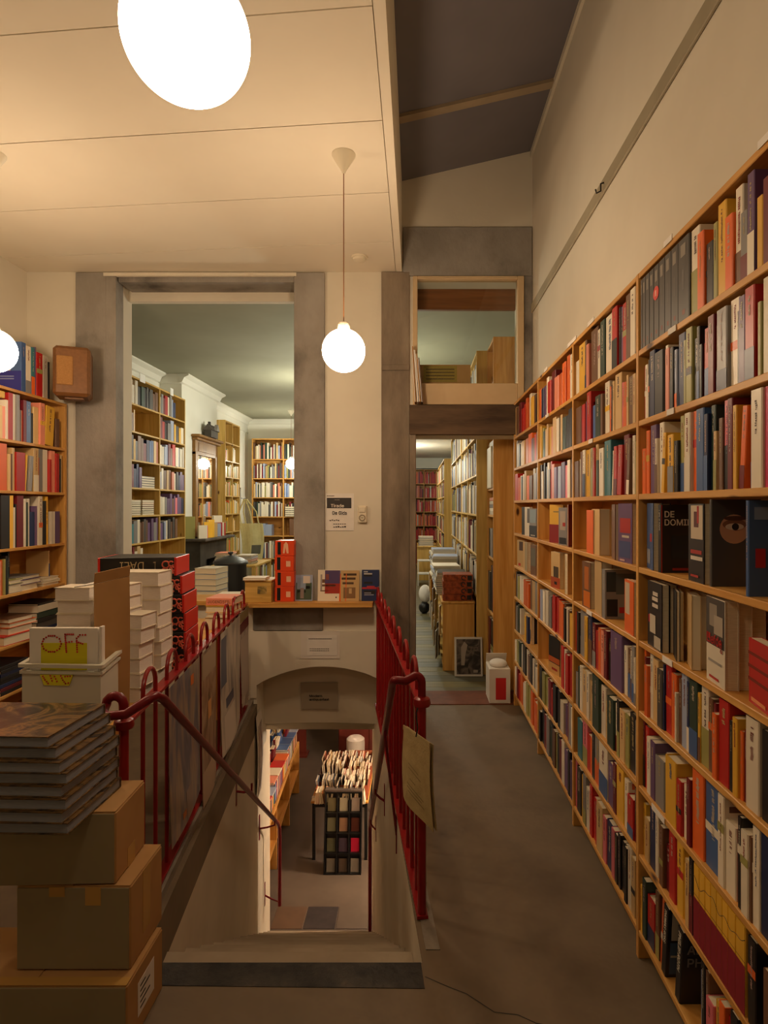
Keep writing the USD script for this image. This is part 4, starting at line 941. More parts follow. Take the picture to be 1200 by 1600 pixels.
obj('crate_rim', M().ext(Polygon(outer).buffer(0.008, join_style=1).difference(Polygon(inner)), CZ1 - 0.036, CZ1 - 0.026, 'xy'), BIN, t)
ux = (cb_ - ca) / np.linalg.norm(cb_ - ca)
fr = lambda x, z, o=0.0: (ca[0] + 0.0 + ux[0] * x, ca[1] + ux[1] * x + 0.008 - o, z)
obj('label_pocket', M().hexa([fr(0.095, 0.895, 0.005), fr(0.19, 0.895, 0.005), fr(0.19, 0.895, 0.0), fr(0.095, 0.895, 0.0), fr(0.08, 0.934, 0.005), fr(0.205, 0.934, 0.005), fr(0.205, 0.934, 0.0), fr(0.08, 0.934, 0.0)]), plain('sign_yellow', (220, 212, 30), 0.6), t)
DOT = plain('dot_red', (196, 44, 40), 0.5)
def dots(strokes, fnp, step=0.0075, r=0.0032):
    m = M()
    for pts in strokes:
        pts = [np.array(p, float) for p in pts]
        for a, b in zip(pts, pts[1:]):
            n = max(1, int(np.linalg.norm(b - a) / step))
            for i in range(n + 1):
                p = a + (b - a) * i / n
                m.ball(fnp(p[0], p[1]), r, 1, (1, 0.15, 1))
    return m
obj('dot_lettering', dots([[(0.092, 0.928), (0.1, 0.915), (0.112, 0.902)], [(0.12, 0.93), (0.127, 0.912)], [(0.136, 0.928), (0.145, 0.91)], [(0.16, 0.93), (0.168, 0.915), (0.178, 0.903), (0.188, 0.905)], [(0.176, 0.928), (0.195, 0.93)]], lambda x, z: fr(x, z, 0.006)), DOT, t)
b0 = np.array([-1.435, 2.255])
t = thing('white_board', 'white board with a dotted red and yellow OFF sign standing in the crate', 'sign board', frame((b0[0], b0[1], CZ0 + 0.008)))
HB = 1.098 - CZ0
obj('board', cbx(0, 0.255, 0.0, 0.02, 0, HB - 0.01, c=0.002), PAPER, t)
obj('board', cbx(0.262, 0.272, -0.005, 0.02, 0, HB - 0.004, c=0.002), PAPER, t)
obj('yellow_paper', bx(0.045, 0.215, -0.0014, -0.0002, CZ1 - CZ0 - 0.04, HB - 0.065), plain('sign_yellow', (220, 212, 30), 0.6), t)
zc = HB - 0.068
O_ = [(0.085 + 0.036 * math.cos(a), zc + 0.031 * math.sin(a)) for a in np.linspace(0, 2 * math.pi, 11)]
F1 = [[(0.14, zc - 0.03), (0.135, zc + 0.035)], [(0.135, zc + 0.035), (0.165, zc + 0.035)], [(0.14, zc + 0.005), (0.16, zc + 0.008)]]
F2 = [[(0.18, zc - 0.03), (0.178, zc + 0.02), (0.19, zc + 0.033), (0.21, zc + 0.033)], [(0.178, zc + 0.008), (0.2, zc)]]
obj('dot_lettering', dots([O_] + F1 + F2, lambda x, z: (x, -0.003, z), 0.0072, 0.0036), DOT, t)
t = thing('cardboard_flap', 'tall folded piece of brown cardboard standing up in the crate', 'cardboard', frame((0, 0, 0)))
c0, c1 = np.array([-1.245, 2.35, CZ0 + 0.01]), np.array([-1.165, 2.47, CZ0 + 0.01])
def flap(u, z0, z1, v, off=0.0):
    p = c0 + (c1 - c0) * u; return (p[0] + off, p[1] - off, z0 + (z1 - z0) * v)
obj('front_panel', M().sheet(lambda u, v: flap(u, CZ0 + 0.01, 1.245 + 0.018 * u, v, 0.004 * math.sin(3 * v)), 4, 6, 0.004), CARD, t)
obj('top_fold', M().sheet(lambda u, v: tuple(np.array(flap(u, 0, 1.247 + 0.018 * u, 1)) + np.array([0.006, -0.004, 0.042]) * v), 4, 3, 0.004), CARD, t)
obj('side_flap', M().sheet(lambda u, v: (c0[0] - 0.115 * u + 0.08 * v, c0[1] + 0.02 + 0.05 * u + 0.1 * v, 1.245 - 0.02 * u + 0.02 * v), 4, 4, 0.004), PAPER, t)

# cardboard boxes and large art books in the front left corner
def carton(label, x0, x1, y0, y1, z0, z1, yaw, face, tape):
    t = thing('cardboard_box', label, 'cardboard box', frame((x1, y0, z0), math.radians(yaw)), group='cardboard boxes piled in the front left corner')
    w, d, h = x1 - x0, y1 - y0, z1 - z0
    obj('box_body', cbx(-w, 0, 0, d, 0, h - 0.003, c=0.004), CARD, t)
    obj('front_face', cbx(-w + 0.004, -0.004, -0.003, 0.002, 0.004, h - 0.006, c=0.001), face, t)
    obj('lid_flap', cbx(-w + 0.002, -w / 2 - 0.002, 0.002, d - 0.002, h - 0.003, h, c=0.001), CARD, t); obj('lid_flap', cbx(-w / 2 + 0.002, -0.002, 0.002, d - 0.002, h - 0.003, h, c=0.001), CARD, t)
    for tx in tape:
        obj('tape_strip', bx(*tx), TAPE, t)
    return t
carton('lowest cardboard box in the pile, with a white shipping label on its side', -1.35, -0.815, 1.715, 1.955, 0.0, 0.196, 0, CARD_G, [(-0.5, -0.002, 0.0, 0.03, 0.1962, 0.197)])
t = carton('middle cardboard box of the pile with two brown tape patches', -1.165, -0.832, 1.772, 1.992, 0.197, 0.442, 0, CARD_G, [(-0.13, -0.085, -0.0042, -0.003, 0.19, 0.243), (-0.235, -0.19, -0.0042, -0.003, 0.215, 0.243), (-0.0, 0.0008, 0.08, 0.13, 0.05, 0.24)])
t2 = carton('uppermost cardboard box of the pile, under the large art books', -1.32, -0.878, 1.778, 1.985, 0.443, 0.655, 2, CARD_G, [(0.0, 0.0008, 0.08, 0.13, 0.0, 0.06)])
t = thing('shipping_label', 'white shipping label stuck on the side of the lowest cardboard box', 'label', frame((-0.8145, 1.78, 0.05)))
obj('label_sheet', bx(0, 0.0006, 0.0, 0.11, 0.0, 0.1), PAPER, t)
mk = M()
for q in range(5):
    mk.box(0.0006, 0.001, 0.015, 0.05 + 0.03 * (q % 2), 0.015 + 0.016 * q, 0.02 + 0.016 * q)
obj('printed_lines', mk, BLACK, t)
ART = poster_mat('art_cover', [(30, 27, 25), (58, 50, 44), (128, 98, 58), (66, 62, 58)], 7.0, (1.2, 2.2, 1), rough=0.18, distortion=2.5)
zq = 0.656
for q in range(8):
    dx = [0.0, -0.012, -0.006, -0.02, -0.01, -0.025, -0.035, -0.052][q]; tt = 0.0325
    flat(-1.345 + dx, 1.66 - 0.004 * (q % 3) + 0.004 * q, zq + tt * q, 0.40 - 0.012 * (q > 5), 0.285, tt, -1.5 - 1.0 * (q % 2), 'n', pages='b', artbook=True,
         label='large glossy art book %s of the stack in the front left corner' % ['at the bottom', 'second from the bottom', 'third from the bottom', 'fourth from the bottom', 'fourth from the top', 'third from the top', 'second from the top', 'on top'][q], grp='large art books stacked in the front left corner')
# ------------------------------------------------------------------ the cellar below
def heap(o, X, n, w, h, pal, row=None, lean=12, d=0.12):   # n paperbacks packed upright along X, tops up
    X = np.array(X, float); y = 0
    Xd = np.cross((0, 0, 1), X)
    for q in range(n):
        t = w / n * rng.uniform(0.8, 1.0); a = math.radians(rng.uniform(-lean, lean)); hh = h * rng.uniform(0.86, 1.05)
        Z = np.array([0, 0, math.cos(a)]) + X * math.sin(a); Y = X * math.cos(a) - np.array([0, 0, math.sin(a)])
        BOOKS.append(dict(m=frame(np.array(o) + X * y, X=-Xd if False else np.cross(Y, Z), Y=Y, Z=Z), h=hh, t=t * 0.92, d=d * rng.uniform(0.9, 1.0), c=rng.choice(pal), row=row)); y += w / n
t = thing('book_browser', 'long wooden browsing unit along the left cellar wall, filled with paperbacks', 'book display', frame((0, 0, 0)))
bxl = lambda y: -1.47 - 0.055 * (y - 5.75)
for y0 in (5.72, 6.6, 7.5, 8.35):
    obj('end_panel', M().box(-2.05, bxl(y0) + 0.004, y0, y0 + 0.025, BZ, -1.70), PINE_Z, t)
for y0, y1 in ((5.745, 6.6), (6.625, 7.5), (7.525, 8.35)):
    obj('tray', M().poly([(-2.05, y0), (bxl(y0), y0), (bxl(y1), y1), (-2.05, y1)], -1.745, -1.72), PINE_Y, t)
    obj('tray_lip', M().poly([(bxl(y0) - 0.02, y0), (bxl(y0), y0), (bxl(y1), y1), (bxl(y1) - 0.02, y1)], -1.72, -1.70), PINE_Y, t)
    obj('lower_shelf', M().poly([(-2.05, y0), (bxl(y0), y0), (bxl(y1), y1), (-2.05, y1)], -2.1, -2.08), PINE_Y, t)
    n = int((y1 - y0) / 0.034)
    for q in range(n):
        y = y0 + (y1 - y0) * q / n
        BOOKS.append(dict(m=frame((bxl(y) - 0.026, y + 0.03, -1.718), math.pi), h=rng.uniform(0.19, 0.215), t=0.028, d=0.16, c=rng.choice('wwyywcoblrgtkGse'), row=None))
    for q in range(int((y1 - y0) / 0.2)):
        flat(bxl(y0) - 0.18, y0 + 0.01 + 0.2 * q, -1.495, 0.15, 0.19, 0.018, 0, rng.choice('orbltsw'), art2=[(0.1, 0.9, 0.1, 0.5, '#%02x%02x%02x' % tuple(rng.randrange(60, 220) for _ in range(3))), (0.2, 0.8, 0.6, 0.85, '#d8c8b0')])
        heap((-1.72, y0 + 0.04 + 0.2 * q, -1.6), (-1, 0, 0), 8, 0.3, 0.24, 'wwgokRbc', d=0.14)
t = thing('folding_table', 'dark-legged table in the cellar carrying cartons of paperbacks', 'table', frame((-1.17, 6.76, BZ)))
obj('tabletop', cbx(0, 0.64, 0, 1.1, 0.635, 0.66, c=0.004), PINE_X, t)
for x, y in ((0.03, 0.03), (0.61, 0.03), (0.03, 1.06), (0.61, 1.06)):
    obj('leg', bx(x - 0.016, x + 0.016, y - 0.016, y + 0.016, 0, 0.635), BLACK, t)
obj('apron', bx(0.046, 0.594, 0.022, 0.038, 0.585, 0.635), BLACK, t)
def open_carton(label, x, y, w, d, h, m, n, rows=1, pal='ccwsng', tall=0.2):
    t = thing('carton', label, 'carton', frame((x, y, -1.739)))
    for nm, b in (('carton_front', (0, w, 0, 0.006)), ('carton_back', (0, w, d - 0.006, d)), ('carton_side', (0, 0.006, 0.006, d - 0.006)), ('carton_side', (w - 0.006, w, 0.006, d - 0.006))):
        obj(nm, bx(*b, 0, h), m, t)
    obj('carton_bottom', bx(0, w, 0, d, 0, 0.005), m, t)
    for r in range(rows):
        heap((x + 0.012, y + 0.012 + (d - 0.02) * (r + 0.98) / rows, -1.733) if False else (x + 0.012, y + 0.012 + (d - 0.024) * r / rows, -1.733), (1, 0, 0), n, w - 0.03, tall, pal, d=(d - 0.03) / rows)
CARD_R = noisy('reddish_cardboard', (140, 70, 44), (156, 84, 54), 4, rough=0.85)
open_carton('small reddish carton of books at the front left of the cellar table', -1.13, 6.82, 0.23, 0.2, 0.10, CARD_R, 7, 1, 'ccws', 0.14)
open_carton('large open carton crammed with paperbacks at the front right of the cellar table', -0.86, 6.80, 0.32, 0.46, 0.16, CARD_R, 13, 3, 'cccwskgn', 0.21)
open_carton('dark carton behind the small reddish one on the cellar table', -1.14, 7.10, 0.26, 0.2, 0.15, noisy('dark_carton', (60, 40, 34), (78, 54, 46), 4, rough=0.8), 8, 1, 'gkgwl', 0.16)
open_carton('carton of paperbacks at the back left of the cellar table', -1.12, 7.36, 0.27, 0.42, 0.14, CARD_R, 11, 3, 'ccwsn', 0.21)
open_carton('carton of paperbacks at the back right of the cellar table', -0.83, 7.32, 0.29, 0.48, 0.15, CARD_R, 11, 3, 'ccgsn', 0.21)
flat(-1.16, 6.765, -1.739, 0.22, 0.045, 0.04, 0, 'w')
t = thing('display_rack', 'black pigeonhole rack with picture cards leaning against the cellar table', 'rack', frame((-0.985, 6.50, BZ), X=(1, 0, 0), Y=(0, math.cos(0.16), -math.sin(0.16)), Z=(0, math.sin(0.16), math.cos(0.16))))
for k in range(4):
    obj('rack_upright', bx(0.13 * k - 0.007, 0.13 * k + 0.007, 0, 0.06, 0, 0.84), BLACK, t)
for k in range(5):
    obj('rack_shelf', bx(0.0075, 0.3825, 0.001, 0.06, 0.205 * k, 0.205 * k + 0.012), BLACK, t)
obj('rack_back', bx(0, 0.39, 0.06, 0.066, 0, 0.84), BLACK, t)
obj('rack_top', cbx(-0.01, 0.40, -0.02, 0.09, 0.84, 0.862), noisy('rack_top', (70, 60, 56), (90, 78, 70), 5), t)
for j in range(4):
    for k in range(3):
        c = [['#8a8466', '#c8c2ae', '#a89a94'], ['#8c8c70', '#b08a70', '#5a2a20'], ['#70745c', '#5a4a60', '#d8204c'], ['#8c8880', '#6a5a50', '#a09890']][3 - j][k]
        obj('picture_card', bx(0.13 * k + 0.02, 0.13 * k + 0.11, 0.042, 0.046, 0.205 * j + 0.0125, 0.205 * j + 0.15), cm(c), t)
t = thing('waste_bin', 'tall white round bin behind the cellar book table', 'bin', frame((-0.88, 8.85, BZ)))
obj('bin_body', M().lathe([(0.0, 0), (0.12, 0.0), (0.135, 0.5), (0.13, 0.56), (0.11, 0.56), (0.10, 0.52), (0, 0.52)], (0, 0, 0)), plain('bin_white', (214, 206, 196), 0.4), t, smooth=40)
obj('bin_lid', M().lathe([(0.0, 0.60), (0.06, 0.60), (0.10, 0.585), (0.128, 0.561)], (0, 0, 0)), plain('bin_white', (214, 206, 196), 0.4), t, smooth=40)
MAR = noisy('maroon_panel', (92, 34, 26), (112, 46, 34), 3, rough=0.5)
t = thing('cupboard', 'dark maroon cupboard behind the white bin in the cellar', 'cupboard', frame((-1.20, 9.4, BZ)))
obj('cupboard_body', cbx(0, 0.95, 0.02, 0.5, 0, 1.6), MAR, t); obj('door', cbx(0.01, 0.47, 0, 0.019, 0.06, 1.59), MAR, t); obj('door', cbx(0.48, 0.94, 0, 0.019, 0.06, 1.59), MAR, t)
t = thing('screen', 'maroon upright panel at the far left of the cellar', 'panel', frame((-1.96, 9.62, BZ)))
obj('panel_board', cbx(0, 0.22, 0, 0.04, 0.03, 1.5), MAR, t); obj('panel_foot', bx(-0.03, 0.25, -0.1, 0.14, 0, 0.03), MAR, t)

# ------------------------------------------------------------------ the far room, seen through the big opening
LF = [2.93, 2.64, 2.345, 2.04, 1.745, 1.445, 1.145, 0.85, 0.5, 0.10]
far = Case('bookcase', 'yellow pine bookcase on the left wall of the far room, beside the chimney breast', (-3.0, 0, 0), 180, [-7.9, -7.125, -6.33, -5.55], LF, 0.30, (YEL_Y, YEL_Z))
for i, (a, b) in enumerate([('wwwwkGkkKkKnn', 'ggRrwglB..'), ('cnc......', 'RrkglyKyw'), ('nkKyKnnRBbbcs', 'wwllRnrwlww'), ('RrRBBP....', 'lwncnswkBPP'),
                            ('.', 'wwgPPnPpPPB'), ('ltgwnnKnPPgP', 'PBlwkKnKn..'), ('PnRwcw....', '....'), ('kwRgBwn', 'wkRgn'), ('kwRgBwnw', 'wkRgnwk')]):
    if a != '.':
        row_rand(far, i, -7.10, -6.345, a[::-1], d=0.2, hspread=(0.68, 0.95))
    row_rand(far, i, -7.88, -7.14, b[::-1], d=0.2, hspread=(0.68, 0.95))
    row_rand(far, i, -6.31, -5.6, shuffle_row('wRkgBnP', 11), d=0.2)
for q in range(7):
    flat(-3.03, 6.36, LF[5] + 0.024 * q, 0.34, 0.22, 0.0235, 90, 'gkwKegw'[q]); flat(-3.03, 6.74, LF[5] + 0.024 * q, 0.3, 0.22, 0.0235, 90, 'wKknRsw'[q])
    if q < 5:
        flat(-3.03, 6.70, LF[4] + 0.027 * q, 0.36, 0.22, 0.0265, 90, 'BKBkB'[q])
for y, w in ((6.6, 0.13), (7.42, 0.09)):
    obj('shelf_sign', bx(-0.004, 0.0, -y - w, -y, 2.90, 2.99), plain('bright_card', (240, 240, 236), 0.6), far.thing)
back = Case('bookcase', 'tall bookcase across the back wall of the far room', (0, 12.0, 0), 90, [0.6, 1.4, 2.0, 2.62, 3.23], [2.876, 2.47, 2.09, 1.714, 1.335, 0.956, 0.51, 0.1], 0.3, (PINE_Y, PINE_Z))
for i in range(7):
    for y0, y1 in ((2.64, 3.21), (2.01, 2.60), (1.42, 1.99)):
        if i == 4:
            continue
        row_rand(back, i, y0, y1, shuffle_row('wwkgcRbnKewlGs', 19), d=0.2, hspread=(0.6, 0.85))
row_rand(back, 4, 2.85, 3.2, 'llg', d=0.2, hspread=(0.6, 0.7)); row_rand(back, 4, 2.3, 2.5, 'kwn', d=0.2)
for q in range(5):
    flat(-2.58, 11.97, 1.335 + 0.04 * q, 0.3, 0.2, 0.036, 0, 'kwkKw'[q])
tall = Case('narrow_bookcase', 'tall narrow yellow pine bookcase beyond the mirror in the far room', (-3.0, 0, 0), 180, [-10.35, -9.96, -9.57], [2.9, 2.56, 2.27, 2.01, 1.71, 1.42, 1.13, 0.8, 0.45, 0.1], 0.38, (YEL_Y, YEL_Z))
for i in range(1, 9):
    for y0, y1, s in ((-9.94, -9.6, 'yeoceyw'), (-10.33, -9.98, 'wywewcy')):
        row_rand(tall, i, y0, y1, ('.' * 3 + s[:4]) if i in (1, 5) else s, d=0.25, hspread=(0.6, 0.85))
t = thing('fireplace', 'dark fireplace with a stone mantel shelf under the mirror', 'fireplace', frame((-3.128, 8.25, 0)))
obj('mantel_shelf', cbx(0, 0.30, -0.06, 1.25, 1.06, 1.10, c=0.01), STONE_D, t)
DK = noisy('fireplace_stone', (54, 50, 46), (84, 78, 70), 5, rough=0.6)
obj('fire_surround', bx(0, 0.2, 0, 0.25, 0, 1.06), DK, t); obj('fire_surround', bx(0, 0.2, 0.9, 1.15, 0, 1.06), DK, t); obj('fire_lintel', bx(0, 0.2, 0.25, 0.9, 0.8, 1.06), DK, t); obj('fire_back', bx(0, 0.02, 0.25, 0.9, 0, 0.8), BLACK, t)
t = thing('mirror', 'tall mirror in a wooden frame with a cornice on the chimney breast', 'mirror', frame((-3.128, 8.50, 1.11)))
GW = noisy('mirror_frame_wood', (120, 84, 42), (156, 114, 60), 6, (1, 1, 0.3), rough=0.4)
obj('mirror_glass', bx(0.012, 0.02, 0.1, 0.85, 0.06, 1.16), MIRROR, t)
obj('frame_post', cbx(0, 0.05, 0.0, 0.1, 0, 1.20), GW, t); obj('frame_post', cbx(0, 0.05, 0.85, 0.95, 0, 1.20), GW, t)
obj('frame_base', cbx(0, 0.055, 0.1, 0.85, 0, 0.06), GW, t); obj('frieze', cbx(0, 0.045, 0.0, 0.95, 1.16, 1.40), GW, t)
obj('frieze_panel', cbx(0.044, 0.052, 0.12, 0.83, 1.21, 1.34), GW, t)
obj('cornice', cbx(0, 0.13, -0.05, 1.0, 1.40, 1.44, c=0.012), GW, t); obj('cornice', cbx(0, 0.09, -0.025, 0.975, 1.36, 1.40, c=0.01), GW, t)
t = thing('model_house', 'small dark model house standing on top of the mirror', 'ornament', frame((-3.08, 8.85, 2.551)))
obj('house_wall', bx(0, 0.1, 0, 0.3, 0, 0.1), DK, t); obj('roof', M().ext(Polygon([(-0.02, 0.1), (0.12, 0.1), (0.05, 0.19)]), -0.02, 0.32, 'xz'), STONE_D, t); obj('chimney', bx(0.03, 0.06, 0.06, 0.1, 0.13, 0.23), DK, t); obj('gable', M().ext(Polygon([(0.12, 0.1), (0.26, 0.1), (0.19, 0.2)]), 0.09, 0.14, 'yz'), STONE, t)
for k, (y, c, h, d) in enumerate([(8.22, 'e', 0.30, 0.2), (8.30, 'w', 0.18, 0.13), (8.36, 'p', 0.17, 0.13), (8.5, 'y', 0.22, 0.15), (8.62, 'Y', 0.25, 0.17), (8.7, 'c', 0.2, 0.14), (8.8, 'g', 0.18, 0.14), (8.88, 'l', 0.19, 0.13), (8.98, 'r', 0.2, 0.14), (9.06, 'w', 0.2, 0.14), (9.16, 'r', 0.19, 0.13), (9.26, 'w', 0.3, 0.2)]):
    a = math.radians(150 + 20 * (k % 3) + (90 if k in (3, 4) else 60))
    BOOKS.append(dict(m=frame((-2.93 + 0.02 * (k % 2) + (0.03 if k not in (0, 11) else -0.08), y + 0.05, 1.101), a), h=h, t=0.03, d=d, c=c if c != 'Y' else 'y', row=None))
t = thing('stove_bin', 'black round lidded stove standing below the big opening', 'stove', frame((-1.86, 6.1, 0)))
obj('stove_body', M().lathe([(0.0, 0.0), (0.15, 0.0), (0.155, 0.5), (0.155, 0.97), (0.0, 0.97)], (0, 0, 0), 32), BLACK, t, smooth=40)
LID = plain('stove_lid', (58, 60, 62), 0.4)
obj('stove_lid', M().lathe([(0.165, 0.965), (0.172, 0.98), (0.165, 0.995), (0.10, 1.03), (0.03, 1.05), (0.0, 1.05)], (0, 0, 0), 32), LID, t, smooth=40)
obj('lid_knob', M().lathe([(0.012, 1.04), (0.012, 1.06), (0.026, 1.07), (0.026, 1.085), (0, 1.09)], (0, 0, 0), 16), LID, t, smooth=40)
t = thing('side_table', 'low pine table with piles of magazines behind the black stove', 'table', frame((-2.75, 8.15, 0)))
obj('tabletop', cbx(0, 0.6, 0, 0.9, 0.72, 0.75), YEL_Y, t)
for x, y in ((0.03, 0.03), (0.57, 0.03), (0.03, 0.87), (0.57, 0.87)):
    obj('leg', bx(x - 0.025, x + 0.025, y - 0.025, y + 0.025, 0, 0.72), YEL_Z, t)
for q in range(8):
    flat(-2.72 + 0.01 * (q % 3), 8.2, 0.751 + 0.02 * q, 0.22, 0.28, 0.0195, 2, 'wgkwlgws'[q]); flat(-2.45 + 0.01 * (q % 2), 8.22, 0.751 + 0.016 * q, 0.22, 0.28, 0.0155, -3, 'egypwlgw'[q])
for q in range(7):
    flat(-1.95, 5.35, 0.7 + 0.05 * q, 0.2, 0.24, 0.049, -8, 'wlgwlwg'[q]) if q < 6 else None
t = thing('stool', 'low wooden stool under the pile of magazines near the stove', 'stool', frame((-1.98, 5.32, 0)))
obj('seat', cbx(0, 0.3, 0, 0.3, 0.66, 0.699), YEL_X, t)
for x, y in ((0.03, 0.03), (0.27, 0.03), (0.03, 0.27), (0.27, 0.27)):
    obj('leg', bx(x - 0.02, x + 0.02, y - 0.02, y + 0.02, 0, 0.66), YEL_Z, t)
TB = noisy('tote_canvas', (206, 196, 140), (222, 212, 160), 10, rough=0.9)
t = thing('tote_bag', 'pale canvas tote bags hanging by long handles beside the narrow bookcase', 'bag', frame((0, 0, 0)))
def tote(u, v, o=0.0):
    return (-3.02 + 0.34 * u + 0.03 * math.sin(3 * v) - 0.06 * (1 - u) * v, 10.55 - o - 0.06 * math.sin(math.pi * u) * (1 - v) + 0.02 * math.sin(9 * u), 0.62 + 0.62 * v)
obj('bag_panel', M().sheet(tote, 10, 10, 0.004), TB, t); obj('bag_panel', M().sheet(lambda u, v: tote(u, v, -0.05), 10, 10, 0.004), TB, t)
for u in (0.1, 0.3, 0.6, 0.85):
    p = tote(u, 1); obj('handle', M().tube([p, (p[0] - 0.04, p[1], p[2] + 0.2), (-2.98 + 0.06 * u, 10.52, 1.66)], 0.012, 6), TB, t, smooth=50)
obj('bag_print', M().sheet(lambda u, v: tote(0.5 + 0.4 * u, 0.15 + 0.25 * v, 0.008), 4, 4, 0.001), plain('bag_print', (96, 96, 84), 0.8), t)
obj('hook', M().tube([(-3.0, 10.42, 1.68), (-2.97, 10.5, 1.67), (-2.96, 10.54, 1.69)], 0.006, 6), BLACK, t)
for k, (y0, y1, z0, z1) in enumerate([(11.0, 11.35, 1.75, 2.3), (11.55, 11.8, 1.5, 1.9)]):
    t = thing('picture', ['tall grey framed picture on the far left wall', 'small framed picture near the far corner of the left wall'][k], 'picture', frame((FX0 + 0.001, y0, z0)))
    obj('picture_frame', cbx(0, 0.02, 0, y1 - y0, 0, z1 - z0), BLACK, t); obj('picture_print', bx(0.02, 0.0215, 0.03, y1 - y0 - 0.03, 0.03, z1 - z0 - 0.03), poster_mat('print_grey', [(90, 90, 92), (150, 150, 148), (200, 198, 190)], 6), t)

# ------------------------------------------------------------------ the passage seen through the doorway
ca_ = Case('side_bookcase', 'plain pine bookcase with its end panel facing the doorway', (0.65, 0, 0), 0, [5.12, 5.56], [2.97, 2.6, 2.2, 1.70, 1.47, 1.10, 0.62, 0.1], 0.32, (PINE_Y, PINE_Z))
for i, s in enumerate(['', 'kw', 'ggw', '', 'kgK', 'rkK', 'kR']):
    if s:
        row_rand(ca_, i, 5.15, 5.53, s, d=0.25, hspread=(0.7, 0.9))
for q in range(5):
    flat(0.64, 5.17, 1.4705 + 0.03 * q, 0.32, 0.25, 0.029, 90, 'wwgws'[q], spine=False) if False else flat(0.90, 5.17, 1.4705 + 0.03 * q, 0.30, 0.24, 0.029, 90, 'wwgws'[q])
    flat(0.90, 5.17, 0.1005 + 0.045 * q, 0.30, 0.24, 0.044, 90, 'eGewe'[q])
t = thing('file_box', 'white file box on the bookcase shelf just inside the doorway', 'file box', frame((0.64, 5.2, 1.7005)))
obj('box_body', cbx(0, 0.26, 0, 0.3, 0, 0.36), PLASTIC_W, t); obj('papers', bx(0.02, 0.24, 0.03, 0.27, 0.36, 0.41), PAPER, t)
cbk = Case('side_bookcase', 'long yellow pine bookcase along the right side of the passage', (0.555, 0, 0), 0, [5.585, 6.55, 7.5, 8.5, 9.6], [2.97, 2.58, 2.2, 1.84, 1.47, 1.10, 0.72, 0.1], 0.4, (YEL_Y, YEL_Z))
for i in range(6):
    for y0, y1 in ((5.61, 6.53), (6.57, 7.48), (7.52, 8.48), (8.52, 9.58)):
        row_rand(cbk, i, y0, y1, shuffle_row('wwlgwkcBwnRegw', 24), d=0.25, hspread=(0.66, 0.92))
cc = Case('side_bookcase', 'deeper pine bookcase at the end of the passage on the right', (0.46, 0, 0), 0, [9.95, 11.1, 12.3, 13.5], [2.32, 2.0, 1.7, 1.4, 1.1, 0.8, 0.1], 0.5, (YEL_Y, YEL_Z))
for i in range(5):
    for y0, y1 in ((9.98, 11.07), (11.13, 12.27), (12.33, 13.47)):
        row_rand(cc, i, y0, y1, shuffle_row('kgnRwKcer', 22), d=0.25, hspread=(0.66, 0.92))
cr = Case('end_bookcase', 'bookcase full of red and orange books at the very end of the passage', (0, 15.2, 0), 90, [-0.7, -0.2, 0.3], [2.45, 2.1, 1.75, 1.4, 1.05, 0.7, 0.1], 0.3, (PINE_Y, PINE_Z))
for i in range(6):
    for y0, y1 in ((-0.68, -0.22), (-0.18, 0.28)):
        row_rand(cr, i, y0, y1, shuffle_row('rrroosRwr', 16), d=0.2, hspread=(0.66, 0.92))
t = thing('low_cabinet', 'low pine cabinet with a plain end panel facing the doorway', 'cabinet', frame((0.25, 5.70, 0)))
obj('end_panel', cbx(0, 0.30, 0, 0.02, 0, 0.63), PINE_Z, t); obj('cabinet_top', cbx(-0.01, 0.304, -0.01, 3.2, 0.63, 0.65), PINE_Y, t)
obj('back_board', bx(0.29, 0.30, 0.02, 3.18, 0, 0.63), PINE_Y, t); obj('end_panel', cbx(0, 0.30, 3.16, 3.18, 0, 0.63), PINE_Z, t); obj('cabinet_shelf', bx(0, 0.29, 0.02, 3.16, 0.3, 0.32), YEL_Y, t); obj('cabinet_shelf', bx(0, 0.29, 0.02, 3.16, 0.04, 0.06), YEL_Y, t)
for q in range(22):
    y = 5.78 + 0.14 * q
    BOOKS.append(dict(m=frame((0.235 - 0.03 * (q % 2), y + 0.10, 0.061 if q % 3 else 0.321), math.radians(-100)), h=0.27, t=0.008, d=0.12, c='wlgwkwey'[q % 8], row=None))
RB = noisy('red_pattern', (96, 40, 24), (176, 84, 44), 26, rough=0.5)
for q in range(4):
    t = thing('slipcase', 'red-brown patterned slipcase %s of the pile on the low cabinet' % ['at the bottom', 'second from the bottom', 'second from the top', 'on top'][q], 'slipcase', frame((0.255 + 0.006 * (q % 2), 5.74, 0.651 + 0.062 * q)), group='red-brown slipcases on the low cabinet')
    obj('case_body', cbx(0, 0.275, 0, 0.25, 0, 0.0612, c=0.003), RB, t); obj('dark_ornament', M().tube([(0.19 + 0.02 * math.cos(a), -0.001, 0.03 + 0.02 * math.sin(a)) for a in np.linspace(0, 5.2, 9)], 0.005, 5).box(0.225, 0.268, -0.0012, 0, 0.01, 0.052), BLACK, t)
for k, (y, n) in enumerate([(6.15, 11), (6.65, 12), (7.2, 15), (7.8, 17), (8.4, 13)]):
    for q in range(n):
        flat(0.20 + rng.uniform(-0.01, 0.02), y, 0.651 + 0.02 * q, 0.29, 0.38, 0.0196, rng.uniform(-3, 3), rng.choice('wwlgwgk'), pages='w')
t = thing('framed_picture', 'white-framed dark photograph leaning against the low cabinet', 'picture', frame((0.35, 5.50, 0.003), X=(1, 0, 0), Y=(0, math.cos(0.14), -math.sin(0.14)), Z=(0, math.sin(0.14), math.cos(0.14))))
obj('picture_frame', cbx(0, 0.255, 0, 0.014, 0, 0.35, c=0.003), plain('frame_white', (214, 208, 198), 0.5), t)
